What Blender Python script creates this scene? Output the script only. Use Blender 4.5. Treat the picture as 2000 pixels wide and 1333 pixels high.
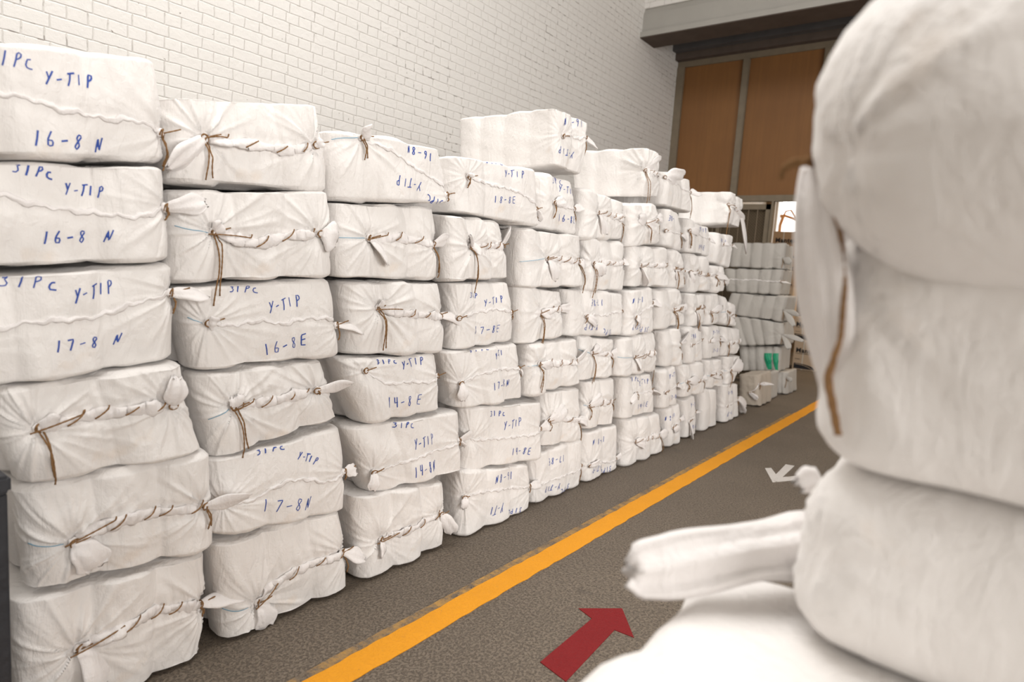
import bpy, bmesh, math, random
import numpy as np
from mathutils import Vector, Matrix

for o in list(bpy.data.objects): bpy.data.objects.remove(o)
SC = bpy.context.scene
COL = SC.collection

# ------------------------------------------------------------------ camera
FPX = 1257.42
CAM_Z = 1.5
ROT = np.array([[0.79401061, 0.60428489, 0.06623385],
                [-0.12119267, 0.05058549, 0.99133922],
                [-0.59570084, 0.79516091, -0.11340032]])   # rows: right, up, forward
_u, _s, _v = np.linalg.svd(ROT)
# the two first rows were measured as right/up, third as viewing direction
R_ = ROT[0] / np.linalg.norm(ROT[0])
F_ = ROT[2] / np.linalg.norm(ROT[2])
U_ = np.cross(R_, F_)
cam_d = bpy.data.cameras.new('camera'); cam = bpy.data.objects.new('camera', cam_d); COL.objects.link(cam)
cam.matrix_world = Matrix(((R_[0], U_[0], -F_[0], 0), (R_[1], U_[1], -F_[1], 0), (R_[2], U_[2], -F_[2], CAM_Z), (0, 0, 0, 1)))
cam_d.sensor_width = 36.0
cam_d.lens = FPX / 2000 * 36.0
cam_d.clip_start = 0.02
cam_d.dof.use_dof = True
cam_d.dof.focus_distance = 3.1
cam_d.dof.aperture_fstop = 2.2
SC.camera = cam

# ------------------------------------------------------------------ light
world = bpy.data.worlds.new('world'); SC.world = world; world.use_nodes = True
world.node_tree.nodes['Background'].inputs[0].default_value = (1.0, 0.97, 0.93, 1)
world.node_tree.nodes['Background'].inputs[1].default_value = 3.0

def area(name, loc, target, sx, sy, power, col=(1, 1, 1)):
    d = bpy.data.lights.new(name, 'AREA'); d.shape = 'RECTANGLE'; d.size = sx; d.size_y = sy
    d.energy = power; d.color = col
    o = bpy.data.objects.new(name, d); COL.objects.link(o); o.location = loc
    o.rotation_euler = (Vector(target) - Vector(loc)).to_track_quat('-Z', 'Y').to_euler()
    return o
area('skylight_daylight', (-2.2, 1.3, 7.4), (-2.2, 1.3, 0), 4.2, 5.0, 400, (1.0, 0.985, 0.965))
area('side_window_daylight', (5.9, 1.2, 2.5), (-2.3, 0.9, 1.2), 8.0, 3.2, 600, (1.0, 0.97, 0.94))

SC.view_settings.view_transform = 'Standard'
SC.view_settings.look = 'None'
SC.view_settings.gamma = 1.0
SC.view_settings.exposure = 0.0
SC.view_settings.use_curve_mapping = False

# ------------------------------------------------------------------ unprojection of photo measurements onto real planes
def ray(x, y):
    v = R_ * ((x - 1000) / FPX) - U_ * ((y - 666.5) / FPX) + F_
    return v
def onX(x, y, X): r = ray(x, y); p = r * (X / r[0]); return np.array([p[0], p[1], p[2] + CAM_Z])
def onY(x, y, Y): r = ray(x, y); p = r * (Y / r[1]); return np.array([p[0], p[1], p[2] + CAM_Z])
def onZ(x, y, Z): r = ray(x, y); p = r * ((Z - CAM_Z) / r[2]); return np.array([p[0], p[1], p[2] + CAM_Z])

# ------------------------------------------------------------------ materials
def new_mat(name):
    m = bpy.data.materials.new(name); m.use_nodes = True
    nt = m.node_tree; b = nt.nodes['Principled BSDF']
    return m, nt, b
def node(nt, typ, **kw):
    n = nt.nodes.new(typ)
    for k, v in kw.items():
        if k in n.inputs: n.inputs[k].default_value = v
        else: setattr(n, k, v)
    return n
def mixc(nt, fac, a, b, blend='MIX'):
    n = nt.nodes.new('ShaderNodeMix'); n.data_type = 'RGBA'; n.blend_type = blend
    def put(i, v):
        if hasattr(v, 'links') or hasattr(v, 'is_linked'): nt.links.new(v, n.inputs[i])
        else: n.inputs[i].default_value = v if not isinstance(v, tuple) else (*v, 1)[:4]
    put(0, fac); put(6, a); put(7, b)
    return n.outputs[2]
def ramp(nt, src, stops):
    r = nt.nodes.new('ShaderNodeValToRGB'); e = r.color_ramp.elements
    while len(e) < len(stops): e.new(0.5)
    for q, (p, c) in zip(e, stops):
        q.position = p; q.color = (*c, 1) if isinstance(c, tuple) else (c, c, c, 1)
    nt.links.new(src, r.inputs[0]); return r.outputs[0]

def flat_mat(name, col, rough=0.6, metal=0.0, noise=0.0, nscale=8, bump=0.0, bscale=60, spec=0.4):
    m, nt, b = new_mat(name)
    b.inputs['Roughness'].default_value = rough; b.inputs['Metallic'].default_value = metal
    b.inputs['Specular IOR Level'].default_value = spec
    tc = node(nt, 'ShaderNodeTexCoord')
    n = node(nt, 'ShaderNodeTexNoise', Scale=nscale, Detail=6.0); nt.links.new(tc.outputs['Object'], n.inputs['Vector'])
    dark = tuple(c * (1 - noise) for c in col)
    nt.links.new(mixc(nt, n.outputs['Fac'], dark, tuple(min(1, c * (1 + noise * .6)) for c in col)), b.inputs['Base Color'])
    if bump:
        n2 = node(nt, 'ShaderNodeTexNoise', Scale=bscale, Detail=5.0); nt.links.new(tc.outputs['Object'], n2.inputs['Vector'])
        bp = node(nt, 'ShaderNodeBump', Strength=bump, Distance=0.01)
        nt.links.new(n2.outputs['Fac'], bp.inputs['Height']); nt.links.new(bp.outputs[0], b.inputs['Normal'])
    return m

def cloth_mat(name, col, rough=0.55, stain=True, fine=1.0):
    m, nt, b = new_mat(name)
    tc = node(nt, 'ShaderNodeTexCoord')
    b.inputs['Roughness'].default_value = rough
    b.inputs['Specular IOR Level'].default_value = 0.28
    b.inputs['Sheen Weight'].default_value = 0.15
    v = tc.outputs['Object']
    n = node(nt, 'ShaderNodeTexNoise', Scale=3.0, Detail=3.0); nt.links.new(v, n.inputs['Vector'])
    c = mixc(nt, n.outputs['Fac'], tuple(x * 0.965 for x in col), col)
    if stain:
        n3 = node(nt, 'ShaderNodeTexNoise', Scale=4.3, Detail=4.0); nt.links.new(v, n3.inputs['Vector'])
        f = ramp(nt, n3.outputs['Fac'], [(0.70, 0.0), (0.80, 0.45)])
        c = mixc(nt, f, c, (col[0] * 0.86, col[1] * 0.72, col[2] * 0.58))
    nt.links.new(c, b.inputs['Base Color'])
    # crumpled wrinkles + fine woven threads
    mp = node(nt, 'ShaderNodeMapping'); mp.inputs['Scale'].default_value = (1.0, 1.0, 0.35); nt.links.new(v, mp.inputs['Vector'])
    w1 = node(nt, 'ShaderNodeTexNoise', Scale=22.0, Detail=4.0, Distortion=1.2); nt.links.new(mp.outputs[0], w1.inputs['Vector'])
    w2 = node(nt, 'ShaderNodeTexNoise', Scale=60.0, Detail=3.0, Distortion=0.6); nt.links.new(v, w2.inputs['Vector'])
    mp2 = node(nt, 'ShaderNodeMapping'); mp2.inputs['Scale'].default_value = (1.0, 1.0, 0.04); nt.links.new(v, mp2.inputs['Vector'])
    w3 = node(nt, 'ShaderNodeTexNoise', Scale=330.0, Detail=1.0); nt.links.new(mp2.outputs[0], w3.inputs['Vector'])
    a1 = node(nt, 'ShaderNodeMath', operation='MULTIPLY'); nt.links.new(w1.outputs['Fac'], a1.inputs[0]); a1.inputs[1].default_value = 1.0
    a2 = node(nt, 'ShaderNodeMath', operation='MULTIPLY_ADD'); nt.links.new(w2.outputs['Fac'], a2.inputs[0]); a2.inputs[1].default_value = 0.35; nt.links.new(a1.outputs[0], a2.inputs[2])
    a3 = node(nt, 'ShaderNodeMath', operation='MULTIPLY_ADD'); nt.links.new(w3.outputs['Fac'], a3.inputs[0]); a3.inputs[1].default_value = 0.10; nt.links.new(a2.outputs[0], a3.inputs[2])
    bp = node(nt, 'ShaderNodeBump', Strength=0.8 * fine, Distance=0.008)
    nt.links.new(a3.outputs[0], bp.inputs['Height']); nt.links.new(bp.outputs[0], b.inputs['Normal'])
    return m

M = {}
M['cloth'] = cloth_mat('white_woven_cloth', (0.88, 0.85, 0.825))
M['cloth_tail'] = cloth_mat('white_cloth_ends', (0.87, 0.835, 0.82), 0.5, False)
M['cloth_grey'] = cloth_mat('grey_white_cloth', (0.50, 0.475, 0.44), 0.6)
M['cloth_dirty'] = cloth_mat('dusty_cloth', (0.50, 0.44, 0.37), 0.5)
M['twine'] = flat_mat('jute_twine', (0.33, 0.185, 0.085), 0.9, noise=0.45, nscale=120, bump=0.6, bscale=400, spec=.1)
M['ink'] = flat_mat('blue_marker_ink', (0.035, 0.09, 0.42), 0.6, noise=0.5, nscale=150)
M['thread'] = flat_mat('blue_thread', (0.10, 0.36, 0.55), 0.7)
M['green'] = flat_mat('green_film', (0.02, 0.33, 0.17), 0.35, noise=.3, nscale=30)
M['steel'] = flat_mat('painted_frame', (0.20, 0.16, 0.11), 0.55, noise=0.25, nscale=9, bump=.15)
M['beam'] = flat_mat('painted_beam', (0.36, 0.345, 0.315), 0.6, noise=0.10, nscale=3, bump=.1, bscale=12)
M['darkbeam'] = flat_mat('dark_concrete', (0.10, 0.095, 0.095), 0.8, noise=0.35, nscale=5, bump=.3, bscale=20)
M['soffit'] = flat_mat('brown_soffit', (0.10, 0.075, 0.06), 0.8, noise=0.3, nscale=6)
M['black_box'] = flat_mat('black_painted_wood', (0.035, 0.036, 0.042), 0.6, noise=0.4, nscale=18, bump=.4, bscale=30)
M['carton'] = flat_mat('brown_cardboard', (0.52, 0.36, 0.22), 0.8, noise=0.08, nscale=6)
M['carton_pale'] = flat_mat('pale_cardboard', (0.60, 0.47, 0.34), 0.8, noise=0.06, nscale=6)
M['print'] = flat_mat('black_print', (0.025, 0.025, 0.03), 0.7)
M['tape'] = flat_mat('clear_tape', (0.62, 0.55, 0.45), 0.25)
M['strap'] = flat_mat('pale_strap', (0.7, 0.68, 0.62), 0.4)
M['plaster'] = flat_mat('hall_plaster', (0.66, 0.64, 0.61), 0.8, noise=.1, nscale=2)
M['dim_wall'] = flat_mat('brown_plaster', (0.17, 0.115, 0.065), 0.9, noise=.2, nscale=3)
M['gate_board'] = flat_mat('dusty_brown_board', (0.115, 0.085, 0.052), 0.8, noise=.2, nscale=4)
M['wire'] = flat_mat('mesh_wire', (0.20, 0.15, 0.10), 0.6)
M['orange_steel'] = flat_mat('orange_painted_steel', (0.75, 0.35, 0.12), 0.5)

def brick_mat():
    m, nt, b = new_mat('white_painted_brick')
    tc = node(nt, 'ShaderNodeTexCoord')
    sp = node(nt, 'ShaderNodeSeparateXYZ'); nt.links.new(tc.outputs['Object'], sp.inputs[0])
    ad = node(nt, 'ShaderNodeMath', operation='ADD'); nt.links.new(sp.outputs['X'], ad.inputs[0]); nt.links.new(sp.outputs['Y'], ad.inputs[1])
    cb = node(nt, 'ShaderNodeCombineXYZ'); nt.links.new(ad.outputs[0], cb.inputs[0]); nt.links.new(sp.outputs['Z'], cb.inputs[1])
    # courses wobble a little
    dn = node(nt, 'ShaderNodeTexNoise', Scale=9.0, Detail=3.0); nt.links.new(cb.outputs[0], dn.inputs['Vector'])
    sub = node(nt, 'ShaderNodeVectorMath', operation='SUBTRACT'); nt.links.new(dn.outputs['Color'], sub.inputs[0]); sub.inputs[1].default_value = (.5, .5, .5)
    sc = node(nt, 'ShaderNodeVectorMath', operation='MULTIPLY_ADD'); nt.links.new(sub.outputs[0], sc.inputs[0]); sc.inputs[1].default_value = (.020, .016, 0); nt.links.new(cb.outputs[0], sc.inputs[2])
    def brick(mort, smooth):
        br = node(nt, 'ShaderNodeTexBrick'); br.offset = 0.25; br.offset_frequency = 2; br.squash = 0.5; br.squash_frequency = 2
        br.inputs['Scale'].default_value = 1.0; br.inputs['Brick Width'].default_value = 0.225; br.inputs['Row Height'].default_value = 0.0773
        br.inputs['Mortar Size'].default_value = mort; br.inputs['Mortar Smooth'].default_value = smooth
        nt.links.new(sc.outputs[0], br.inputs['Vector']); return br
    b1 = brick(0.003, 0.3); b2 = brick(0.007, 1.0)
    n1 = node(nt, 'ShaderNodeTexNoise', Scale=1.1, Detail=5.0); nt.links.new(cb.outputs[0], n1.inputs['Vector'])
    n2 = node(nt, 'ShaderNodeTexNoise', Scale=26.0, Detail=6.0, Roughness=.65); nt.links.new(cb.outputs[0], n2.inputs['Vector'])
    base = mixc(nt, n1.outputs['Fac'], (0.69, 0.665, 0.63), (0.76, 0.74, 0.71))
    g = node(nt, 'ShaderNodeMath', operation='MULTIPLY'); nt.links.new(b1.outputs['Fac'], g.inputs[0])
    gr = ramp(nt, n1.outputs['Fac'], [(0.35, 0.10), (0.65, 0.40)]); nt.links.new(gr, g.inputs[1])
    base = mixc(nt, g.outputs[0], base, (0.40, 0.34, 0.28))
    # chipped joints: dark specks that sit on the joints only
    n3 = node(nt, 'ShaderNodeTexNoise', Scale=13.0, Detail=2.0); nt.links.new(cb.outputs[0], n3.inputs['Vector'])
    n4 = node(nt, 'ShaderNodeTexNoise', Scale=.55, Detail=2.0); nt.links.new(cb.outputs[0], n4.inputs['Vector'])
    sp3 = ramp(nt, n3.outputs['Fac'], [(0.56, 0.0), (0.63, 1.0)])
    sp4 = ramp(nt, n4.outputs['Fac'], [(0.42, 0.1), (0.60, 1.0)])
    gy_ = node(nt, 'ShaderNodeMapRange'); gy_.inputs[1].default_value = 3.0; gy_.inputs[2].default_value = 8.5; nt.links.new(ad.outputs[0], gy_.inputs[0])
    mx = node(nt, 'ShaderNodeMath', operation='MULTIPLY_ADD', use_clamp=True); nt.links.new(gy_.outputs[0], mx.inputs[0]); mx.inputs[1].default_value = .8; nt.links.new(sp4, mx.inputs[2])
    k = node(nt, 'ShaderNodeMath', operation='MULTIPLY'); nt.links.new(sp3, k.inputs[0]); nt.links.new(mx.outputs[0], k.inputs[1])
    k2 = node(nt, 'ShaderNodeMath', operation='MULTIPLY'); nt.links.new(k.outputs[0], k2.inputs[0]); nt.links.new(b2.outputs['Fac'], k2.inputs[1])
    base = mixc(nt, k2.outputs[0], base, (0.16, 0.13, 0.11))
    n5 = node(nt, 'ShaderNodeTexNoise', Scale=31.0, Detail=1.0); nt.links.new(cb.outputs[0], n5.inputs['Vector'])
    sp5 = ramp(nt, n5.outputs['Fac'], [(0.765, 0.0), (0.79, 0.8)])
    base = mixc(nt, sp5, base, (0.2, 0.17, 0.14))
    nt.links.new(base, b.inputs['Base Color']); b.inputs['Roughness'].default_value = 0.62
    h = node(nt, 'ShaderNodeMath', operation='MULTIPLY_ADD'); nt.links.new(b2.outputs['Fac'], h.inputs[0]); h.inputs[1].default_value = -0.9; nt.links.new(n2.outputs['Fac'], h.inputs[2])
    bp = node(nt, 'ShaderNodeBump', Strength=0.55, Distance=0.008); nt.links.new(h.outputs[0], bp.inputs['Height']); nt.links.new(bp.outputs[0], b.inputs['Normal'])
    return m
M['brick'] = brick_mat()

def floor_nodes(nt, v):
    n1 = node(nt, 'ShaderNodeTexNoise', Scale=1.3, Detail=6.0, Roughness=.6); nt.links.new(v, n1.inputs['Vector'])
    mp = node(nt, 'ShaderNodeMapping'); mp.inputs['Scale'].default_value = (1.0, 0.8, 1.0); nt.links.new(v, mp.inputs['Vector'])
    n2 = node(nt, 'ShaderNodeTexNoise', Scale=95.0, Detail=5.0, Roughness=.6, Distortion=.3); nt.links.new(mp.outputs[0], n2.inputs['Vector'])
    n3 = node(nt, 'ShaderNodeTexNoise', Scale=160.0, Detail=2.0); nt.links.new(v, n3.inputs['Vector'])
    base = mixc(nt, n1.outputs['Fac'], (0.125, 0.098, 0.072), (0.215, 0.172, 0.128))
    pit = ramp(nt, n2.outputs['Fac'], [(0.36, 0.9), (0.44, 0.0)])
    base = mixc(nt, pit, base, (0.072, 0.055, 0.041))
    lite = ramp(nt, n3.outputs['Fac'], [(0.58, 0.0), (0.72, 0.5)])
    base = mixc(nt, lite, base, (0.30, 0.255, 0.21))
    n6 = node(nt, 'ShaderNodeTexNoise', Scale=3.3, Detail=3.0, Distortion=1.0); nt.links.new(v, n6.inputs['Vector'])
    st = ramp(nt, n6.outputs['Fac'], [(0.68, 0.0), (0.76, 0.5)])
    base = mixc(nt, st, base, (0.07, 0.055, 0.045))
    hh = ramp(nt, n2.outputs['Fac'], [(0.38, 0.0), (0.52, 1.0)])
    return base, hh, n2
def floor_mat():
    m, nt, b = new_mat('pitted_concrete')
    tc = node(nt, 'ShaderNodeTexCoord')
    base, hh, n2 = floor_nodes(nt, tc.outputs['Object'])
    nt.links.new(base, b.inputs['Base Color']); b.inputs['Roughness'].default_value = 0.62
    bp = node(nt, 'ShaderNodeBump', Strength=0.8, Distance=0.006); nt.links.new(hh, bp.inputs['Height']); nt.links.new(bp.outputs[0], b.inputs['Normal'])
    return m
M['floor'] = floor_mat()
def paint_mat(name, col, lo, hi, scale=14.0):
    m, nt, b = new_mat(name)
    tc = node(nt, 'ShaderNodeTexCoord')
    base, hh, n2 = floor_nodes(nt, tc.outputs['Object'])
    n = node(nt, 'ShaderNodeTexNoise', Scale=scale, Detail=8.0, Roughness=.7); nt.links.new(tc.outputs['Object'], n.inputs['Vector'])
    f = ramp(nt, n.outputs['Fac'], [(lo, 0.0), (hi, 1.0)])
    n1 = node(nt, 'ShaderNodeTexNoise', Scale=5.0, Detail=4.0); nt.links.new(tc.outputs['Object'], n1.inputs['Vector'])
    pc = mixc(nt, n1.outputs['Fac'], tuple(c * .85 for c in col), col)
    nt.links.new(mixc(nt, f, base, pc), b.inputs['Base Color']); b.inputs['Roughness'].default_value = 0.6; b.inputs['Specular IOR Level'].default_value = 0.15
    bp = node(nt, 'ShaderNodeBump', Strength=0.4, Distance=0.004); nt.links.new(hh, bp.inputs['Height']); nt.links.new(bp.outputs[0], b.inputs['Normal'])
    return m
M['yellow'] = paint_mat('yellow_floor_paint', (0.86, 0.36, 0.022), 0.24, 0.36)
M['yellow_old'] = paint_mat('old_faded_yellow_paint', (0.50, 0.29, 0.09), 0.40, 0.62)
M['red'] = paint_mat('red_floor_paint', (0.225, 0.016, 0.018), 0.22, 0.32)
M['white_paint'] = paint_mat('white_floor_paint', (0.66, 0.62, 0.58), 0.30, 0.42)

def ply_mat():
    m, nt, b = new_mat('brown_hardboard')
    tc = node(nt, 'ShaderNodeTexCoord')
    mp = node(nt, 'ShaderNodeMapping'); mp.inputs['Scale'].default_value = (14.0, 14.0, 0.6); nt.links.new(tc.outputs['Object'], mp.inputs['Vector'])
    n = node(nt, 'ShaderNodeTexNoise', Scale=2.0, Detail=5.0, Distortion=.5); nt.links.new(mp.outputs[0], n.inputs['Vector'])
    n2 = node(nt, 'ShaderNodeTexNoise', Scale=1.2, Detail=4.0); nt.links.new(tc.outputs['Object'], n2.inputs['Vector'])
    c = mixc(nt, n.outputs['Fac'], (0.185, 0.078, 0.019), (0.265, 0.118, 0.030))
    c = mixc(nt, ramp(nt, n2.outputs['Fac'], [(0.3, 0.0), (0.7, 0.5)]), c, (0.165, 0.066, 0.016))
    nt.links.new(c, b.inputs['Base Color']); b.inputs['Roughness'].default_value = 0.6
    return m
M['ply'] = ply_mat()

# ------------------------------------------------------------------ mesh helpers
def link(name, verts, faces, mat, parent=None, smooth=True, origin=None):
    me = bpy.data.meshes.new(name)
    verts = np.asarray(verts, dtype=np.float64)
    if origin is not None: verts = verts - np.asarray(origin)
    if isinstance(faces, np.ndarray):
        nf, k = faces.shape
        me.vertices.add(len(verts)); me.vertices.foreach_set('co', verts.astype(np.float32).ravel())
        me.loops.add(nf * k); me.loops.foreach_set('vertex_index', faces.astype(np.int32).ravel())
        me.polygons.add(nf)
        me.polygons.foreach_set('loop_start', np.arange(0, nf * k, k, dtype=np.int32))
        me.polygons.foreach_set('loop_total', np.full(nf, k, dtype=np.int32))
        me.update(calc_edges=True); me.validate()
    else:
        me.from_pydata([tuple(v) for v in verts], [], faces)
    if smooth: me.polygons.foreach_set('use_smooth', np.ones(len(me.polygons), dtype=bool))
    me.materials.append(mat if not isinstance(mat, str) else M[mat])
    o = bpy.data.objects.new(name, me); COL.objects.link(o)
    if parent is not None: o.parent = parent
    elif origin is not None: o.location = tuple(origin)
    return o
class MB:
    def __init__(s): s.v = []; s.f = []
    def box(s, x0, x1, y0, y1, z0, z1, bev=0.0):
        if bev <= 0:
            n = len(s.v)
            s.v += [(x, y, z) for z in (z0, z1) for y in (y0, y1) for x in (x0, x1)]
            s.f += [[n + i for i in q] for q in ((0, 2, 3, 1), (4, 5, 7, 6), (0, 1, 5, 4), (1, 3, 7, 5), (3, 2, 6, 7), (2, 0, 4, 6))]
        else:
            bm = bmesh.new(); bmesh.ops.create_cube(bm, size=1.0)
            for v in bm.verts: v.co = ((x0 + x1) / 2 + v.co.x * (x1 - x0), (y0 + y1) / 2 + v.co.y * (y1 - y0), (z0 + z1) / 2 + v.co.z * (z1 - z0))
            bmesh.ops.bevel(bm, geom=list(bm.edges), offset=bev, segments=2, affect='EDGES')
            n = len(s.v); s.v += [tuple(v.co) for v in bm.verts]; s.f += [[n + v.index for v in f.verts] for f in bm.faces]; bm.free()
        return s
    def tube(s, pts, r, seg=6, twist=0.0, closed_ends=True):
        pts = np.asarray(pts, float); n = len(pts)
        if n < 2: return s
        rr = np.broadcast_to(np.asarray(r, float), (n,))
        t = np.gradient(pts, axis=0); t /= np.linalg.norm(t, axis=1)[:, None] + 1e-9
        up = np.array([0.13, 0.21, 0.97]);
        if abs(t[0] @ up) > .9: up = np.array([1, 0.1, 0])
        a = np.cross(t[0], up); a /= np.linalg.norm(a)
        base = len(s.v)
        for i in range(n):
            a = a - t[i] * (a @ t[i]); a /= np.linalg.norm(a) + 1e-9; b = np.cross(t[i], a)
            for k in range(seg):
                th = 2 * math.pi * k / seg
                s.v.append(tuple(pts[i] + rr[i] * (math.cos(th) * a + math.sin(th) * b)))
        for i in range(n - 1):
            for k in range(seg):
                k2 = (k + 1) % seg
                s.f.append([base + i * seg + k, base + i * seg + k2, base + (i + 1) * seg + k2, base + (i + 1) * seg + k])
        if closed_ends:
            s.f.append([base + k for k in range(seg)][::-1]); s.f.append([base + (n - 1) * seg + k for k in range(seg)])
        return s
    def prism(s, poly, z0, z1):
        n = len(s.v); k = len(poly)
        s.v += [(p[0], p[1], z0) for p in poly] + [(p[0], p[1], z1) for p in poly]
        s.f += [[n + i for i in range(k)][::-1], [n + k + i for i in range(k)]]
        for i in range(k): j = (i + 1) % k; s.f.append([n + i, n + j, n + k + j, n + k + i])
        return s
    def build(s, name, mat, parent=None, smooth=False, origin=None): return link(name, np.array(s.v), s.f, mat, parent, smooth, origin)

def tag(o, label=None, cat=None, group=None, kind=None):
    if label: o['label'] = label
    if cat: o['category'] = cat
    if group: o['group'] = group
    if kind: o['kind'] = kind
    return o
def empty(name, loc, rz=0.0):
    o = bpy.data.objects.new(name, None); COL.objects.link(o); o.location = tuple(loc); o.rotation_euler = (0, 0, rz); o.empty_display_size = .1
    return o
def struct(mb, name, mat, smooth=False): return tag(mb.build(name, mat, None, smooth), kind='structure')

# ------------------------------------------------------------------ hall
WX = -4.6; BY = 10.15; HX = 6.2; FYB = -5.5; CZ = 7.6
struct(MB().box(WX - .3, HX + .3, FYB - .3, 17.5, -0.2, 0.0), 'floor', 'floor')
struct(MB().box(WX - .3, WX, FYB, 17.0, 0, CZ), 'wall_left', 'brick')
struct(MB().box(HX, HX + .3, FYB, 17.0, 0, CZ), 'wall_right', 'plaster')
struct(MB().box(WX - .3, HX + .3, FYB - .3, FYB, 0, CZ), 'wall_rear', 'plaster')
struct(MB().box(WX - .3, HX + .3, FYB, 9.2, CZ, CZ + .2), 'ceiling', 'plaster')
# crossing beam with brickwork above it
struct(MB().box(WX, HX, 8.8, 9.15, 5.33, CZ), 'wall_beam', 'brick')
b = MB(); b.box(WX, HX, 8.72, 9.2, 4.915, 4.985); b.box(WX, HX, 8.78, 9.15, 4.995, 5.24)
n = len(b.v); b.v += [(WX, 8.78, 5.24), (HX, 8.78, 5.24), (HX, 8.82, 5.33), (WX, 8.82, 5.33)]; b.f.append([n, n + 1, n + 2, n + 3])
b.box(WX, HX, 8.821, 9.15, 5.24, 5.33)
struct(b, 'trim_1', 'beam')
struct(MB().box(WX, HX, 8.73, 9.19, 4.905, 4.9149), 'trim_2', 'soffit')
# recess above the doors
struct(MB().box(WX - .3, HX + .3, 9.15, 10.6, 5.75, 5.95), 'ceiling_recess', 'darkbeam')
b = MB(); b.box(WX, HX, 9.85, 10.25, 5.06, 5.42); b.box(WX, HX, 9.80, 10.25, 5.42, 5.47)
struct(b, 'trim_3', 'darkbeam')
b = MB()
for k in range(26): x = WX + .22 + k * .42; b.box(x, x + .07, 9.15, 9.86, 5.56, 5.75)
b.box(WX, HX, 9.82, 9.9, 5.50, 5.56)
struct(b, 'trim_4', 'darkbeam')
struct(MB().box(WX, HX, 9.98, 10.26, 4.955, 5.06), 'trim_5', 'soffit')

# big sliding door wall: frame, mullions, boards
DX = [WX + .02]
fr = MB()
fz0, fz1 = 2.74, 4.955
fr.box(WX, HX, 10.10, 10.20, 4.865, fz1)           # head
fr.box(WX, HX, 10.10, 10.20, fz0, 2.83)           # rail over wire doors
xm = [WX + 0.02, onY(1459.5, 121.6, 10.12)[0], onY(1619, 103, 10.12)[0]]
step = xm[2] - xm[1]
while xm[-1] + step < HX - .1: xm.append(xm[-1] + step)
for i, x in enumerate(xm):
    w = .05
    if i == 0: fr.box(x - .02, x + .10, 10.085, 10.20, 0.0, 4.865)
    else: fr.box(x - w, x + w, 10.07, 10.20, 2.83, 4.865, .01)
struct(fr, 'door_frame', 'steel')
for i in range(len(xm)):
    x0 = xm[i] + (.10 if i == 0 else .05); x1 = xm[i + 1] - .05 if i + 1 < len(xm) else HX
    struct(MB().box(x0, x1, 10.13, 10.17, 2.83, 4.865), 'door_%d' % (i + 1), 'ply')
# wall right of the doorway (hidden by the near bales in the photograph)
struct(MB().box(0.2, HX, 10.12, 10.25, 0, 2.74), 'wall_back', 'plaster')

# wire mesh gate leaf
gx0, gx1 = WX + .13, onY(1508, 390, 10.15)[0]
gate = empty('wire_gate', ((gx0 + gx1) / 2, 10.15, 0))
tag(gate, 'brown steel gate with wire mesh and upright bars beside the bright doorway', 'gate')
def child(mb, name, mat, root, smooth=False):
    return link(name, np.array(mb.v) - np.array(root.location), mb.f, mat, root, smooth)
b = MB(); b.box(gx0, gx0 + .06, 10.13, 10.17, .03, 2.70); b.box(gx1 - .07, gx1, 10.13, 10.17, .03, 2.70)
b.box(gx0, gx1, 10.13, 10.17, 2.62, 2.70); b.box(gx0, gx1, 10.13, 10.17, .03, .11)
gm = (gx0 + gx1) / 2; b.box(gm - .03, gm + .03, 10.13, 10.17, .11, 2.62); 
for z in (1.0, 2.02, 1.86): b.box(gx0, gx1, 10.135, 10.165, z, z + .025)
child(b, 'gate_frame', 'steel', gate)
b = MB(); x = gx0 + .15
while x < gx1 - .08:
    b.tube([(x, 10.145, .1), (x, 10.145, 2.63)], .007, 6); x += .135
child(b, 'upright_bar', 'wire', gate)
b = MB(); s_ = .042; hgt = 2.5; wdt = gx1 - gx0
k = -int(hgt / s_)
while k * s_ < wdt:
    for sg in (1, -1):
        # diagonal wires clipped to the leaf
        xa = k * s_; pts = []
        t0 = max(0, -xa); t1 = min(hgt, wdt - xa)
        if t1 > t0:
            if sg == 1: pts = [(gx0 + xa + t0, 10.158, .12 + t0), (gx0 + xa + t1, 10.158, .12 + t1)]
            else: pts = [(gx0 + xa + t0, 10.161, .12 + hgt - t0), (gx0 + xa + t1, 10.161, .12 + hgt - t1)]
            b.tube(pts, .0016, 3, closed_ends=False)
    k += 1
child(b, 'wire_mesh', 'wire', gate)
child(MB().box(gx0, gx1, 10.20, 10.22, .03, 2.70), 'backing_board', 'gate_board', gate)

b = MB(); b.box(gx1 + .012, gx1 + .045, 10.10, 10.18, 0, 2.74); struct(b, 'trim_6', 'steel')

# next room behind the doorway
FW = 15.6
wa = onY(1517, 391, FW); wb = onY(1551, 393, FW); wc = onY(1565, 448, FW)
wx0, wx1, wz1 = wa[0], wc[0] + .25, wa[2]; wz0 = onY(1520, 470, FW)[2] - .3
b = MB(); b.box(WX, wx0, FW, FW + .2, 0, CZ); b.box(wx1, HX, FW, FW + .2, 0, CZ); b.box(wx0, wx1, FW, FW + .2, 0, wz0); b.box(wx0, wx1, FW, FW + .2, wz1, CZ)
struct(b, 'wall_far', 'dim_wall')
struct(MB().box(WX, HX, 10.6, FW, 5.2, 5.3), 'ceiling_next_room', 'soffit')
b = MB(); 
b.box(wx0 - .04, wx0, FW - .03, FW, wz0, wz1 + .04); b.box(wx1, wx1 + .04, FW - .03, FW, wz0, wz1 + .04); b.box(wx0, wx1, FW - .03, FW, wz1, wz1 + .04)
struct(b, 'window_frame', 'plaster')
area('next_room_fill', (-1.0, 12.8, 4.9), (-2.6, 12.9, 0), 2.5, 2.5, 170, (1.0, 0.80, 0.58))  # added fill light without a fixture, brightens the boxes beyond the doorway

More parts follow.
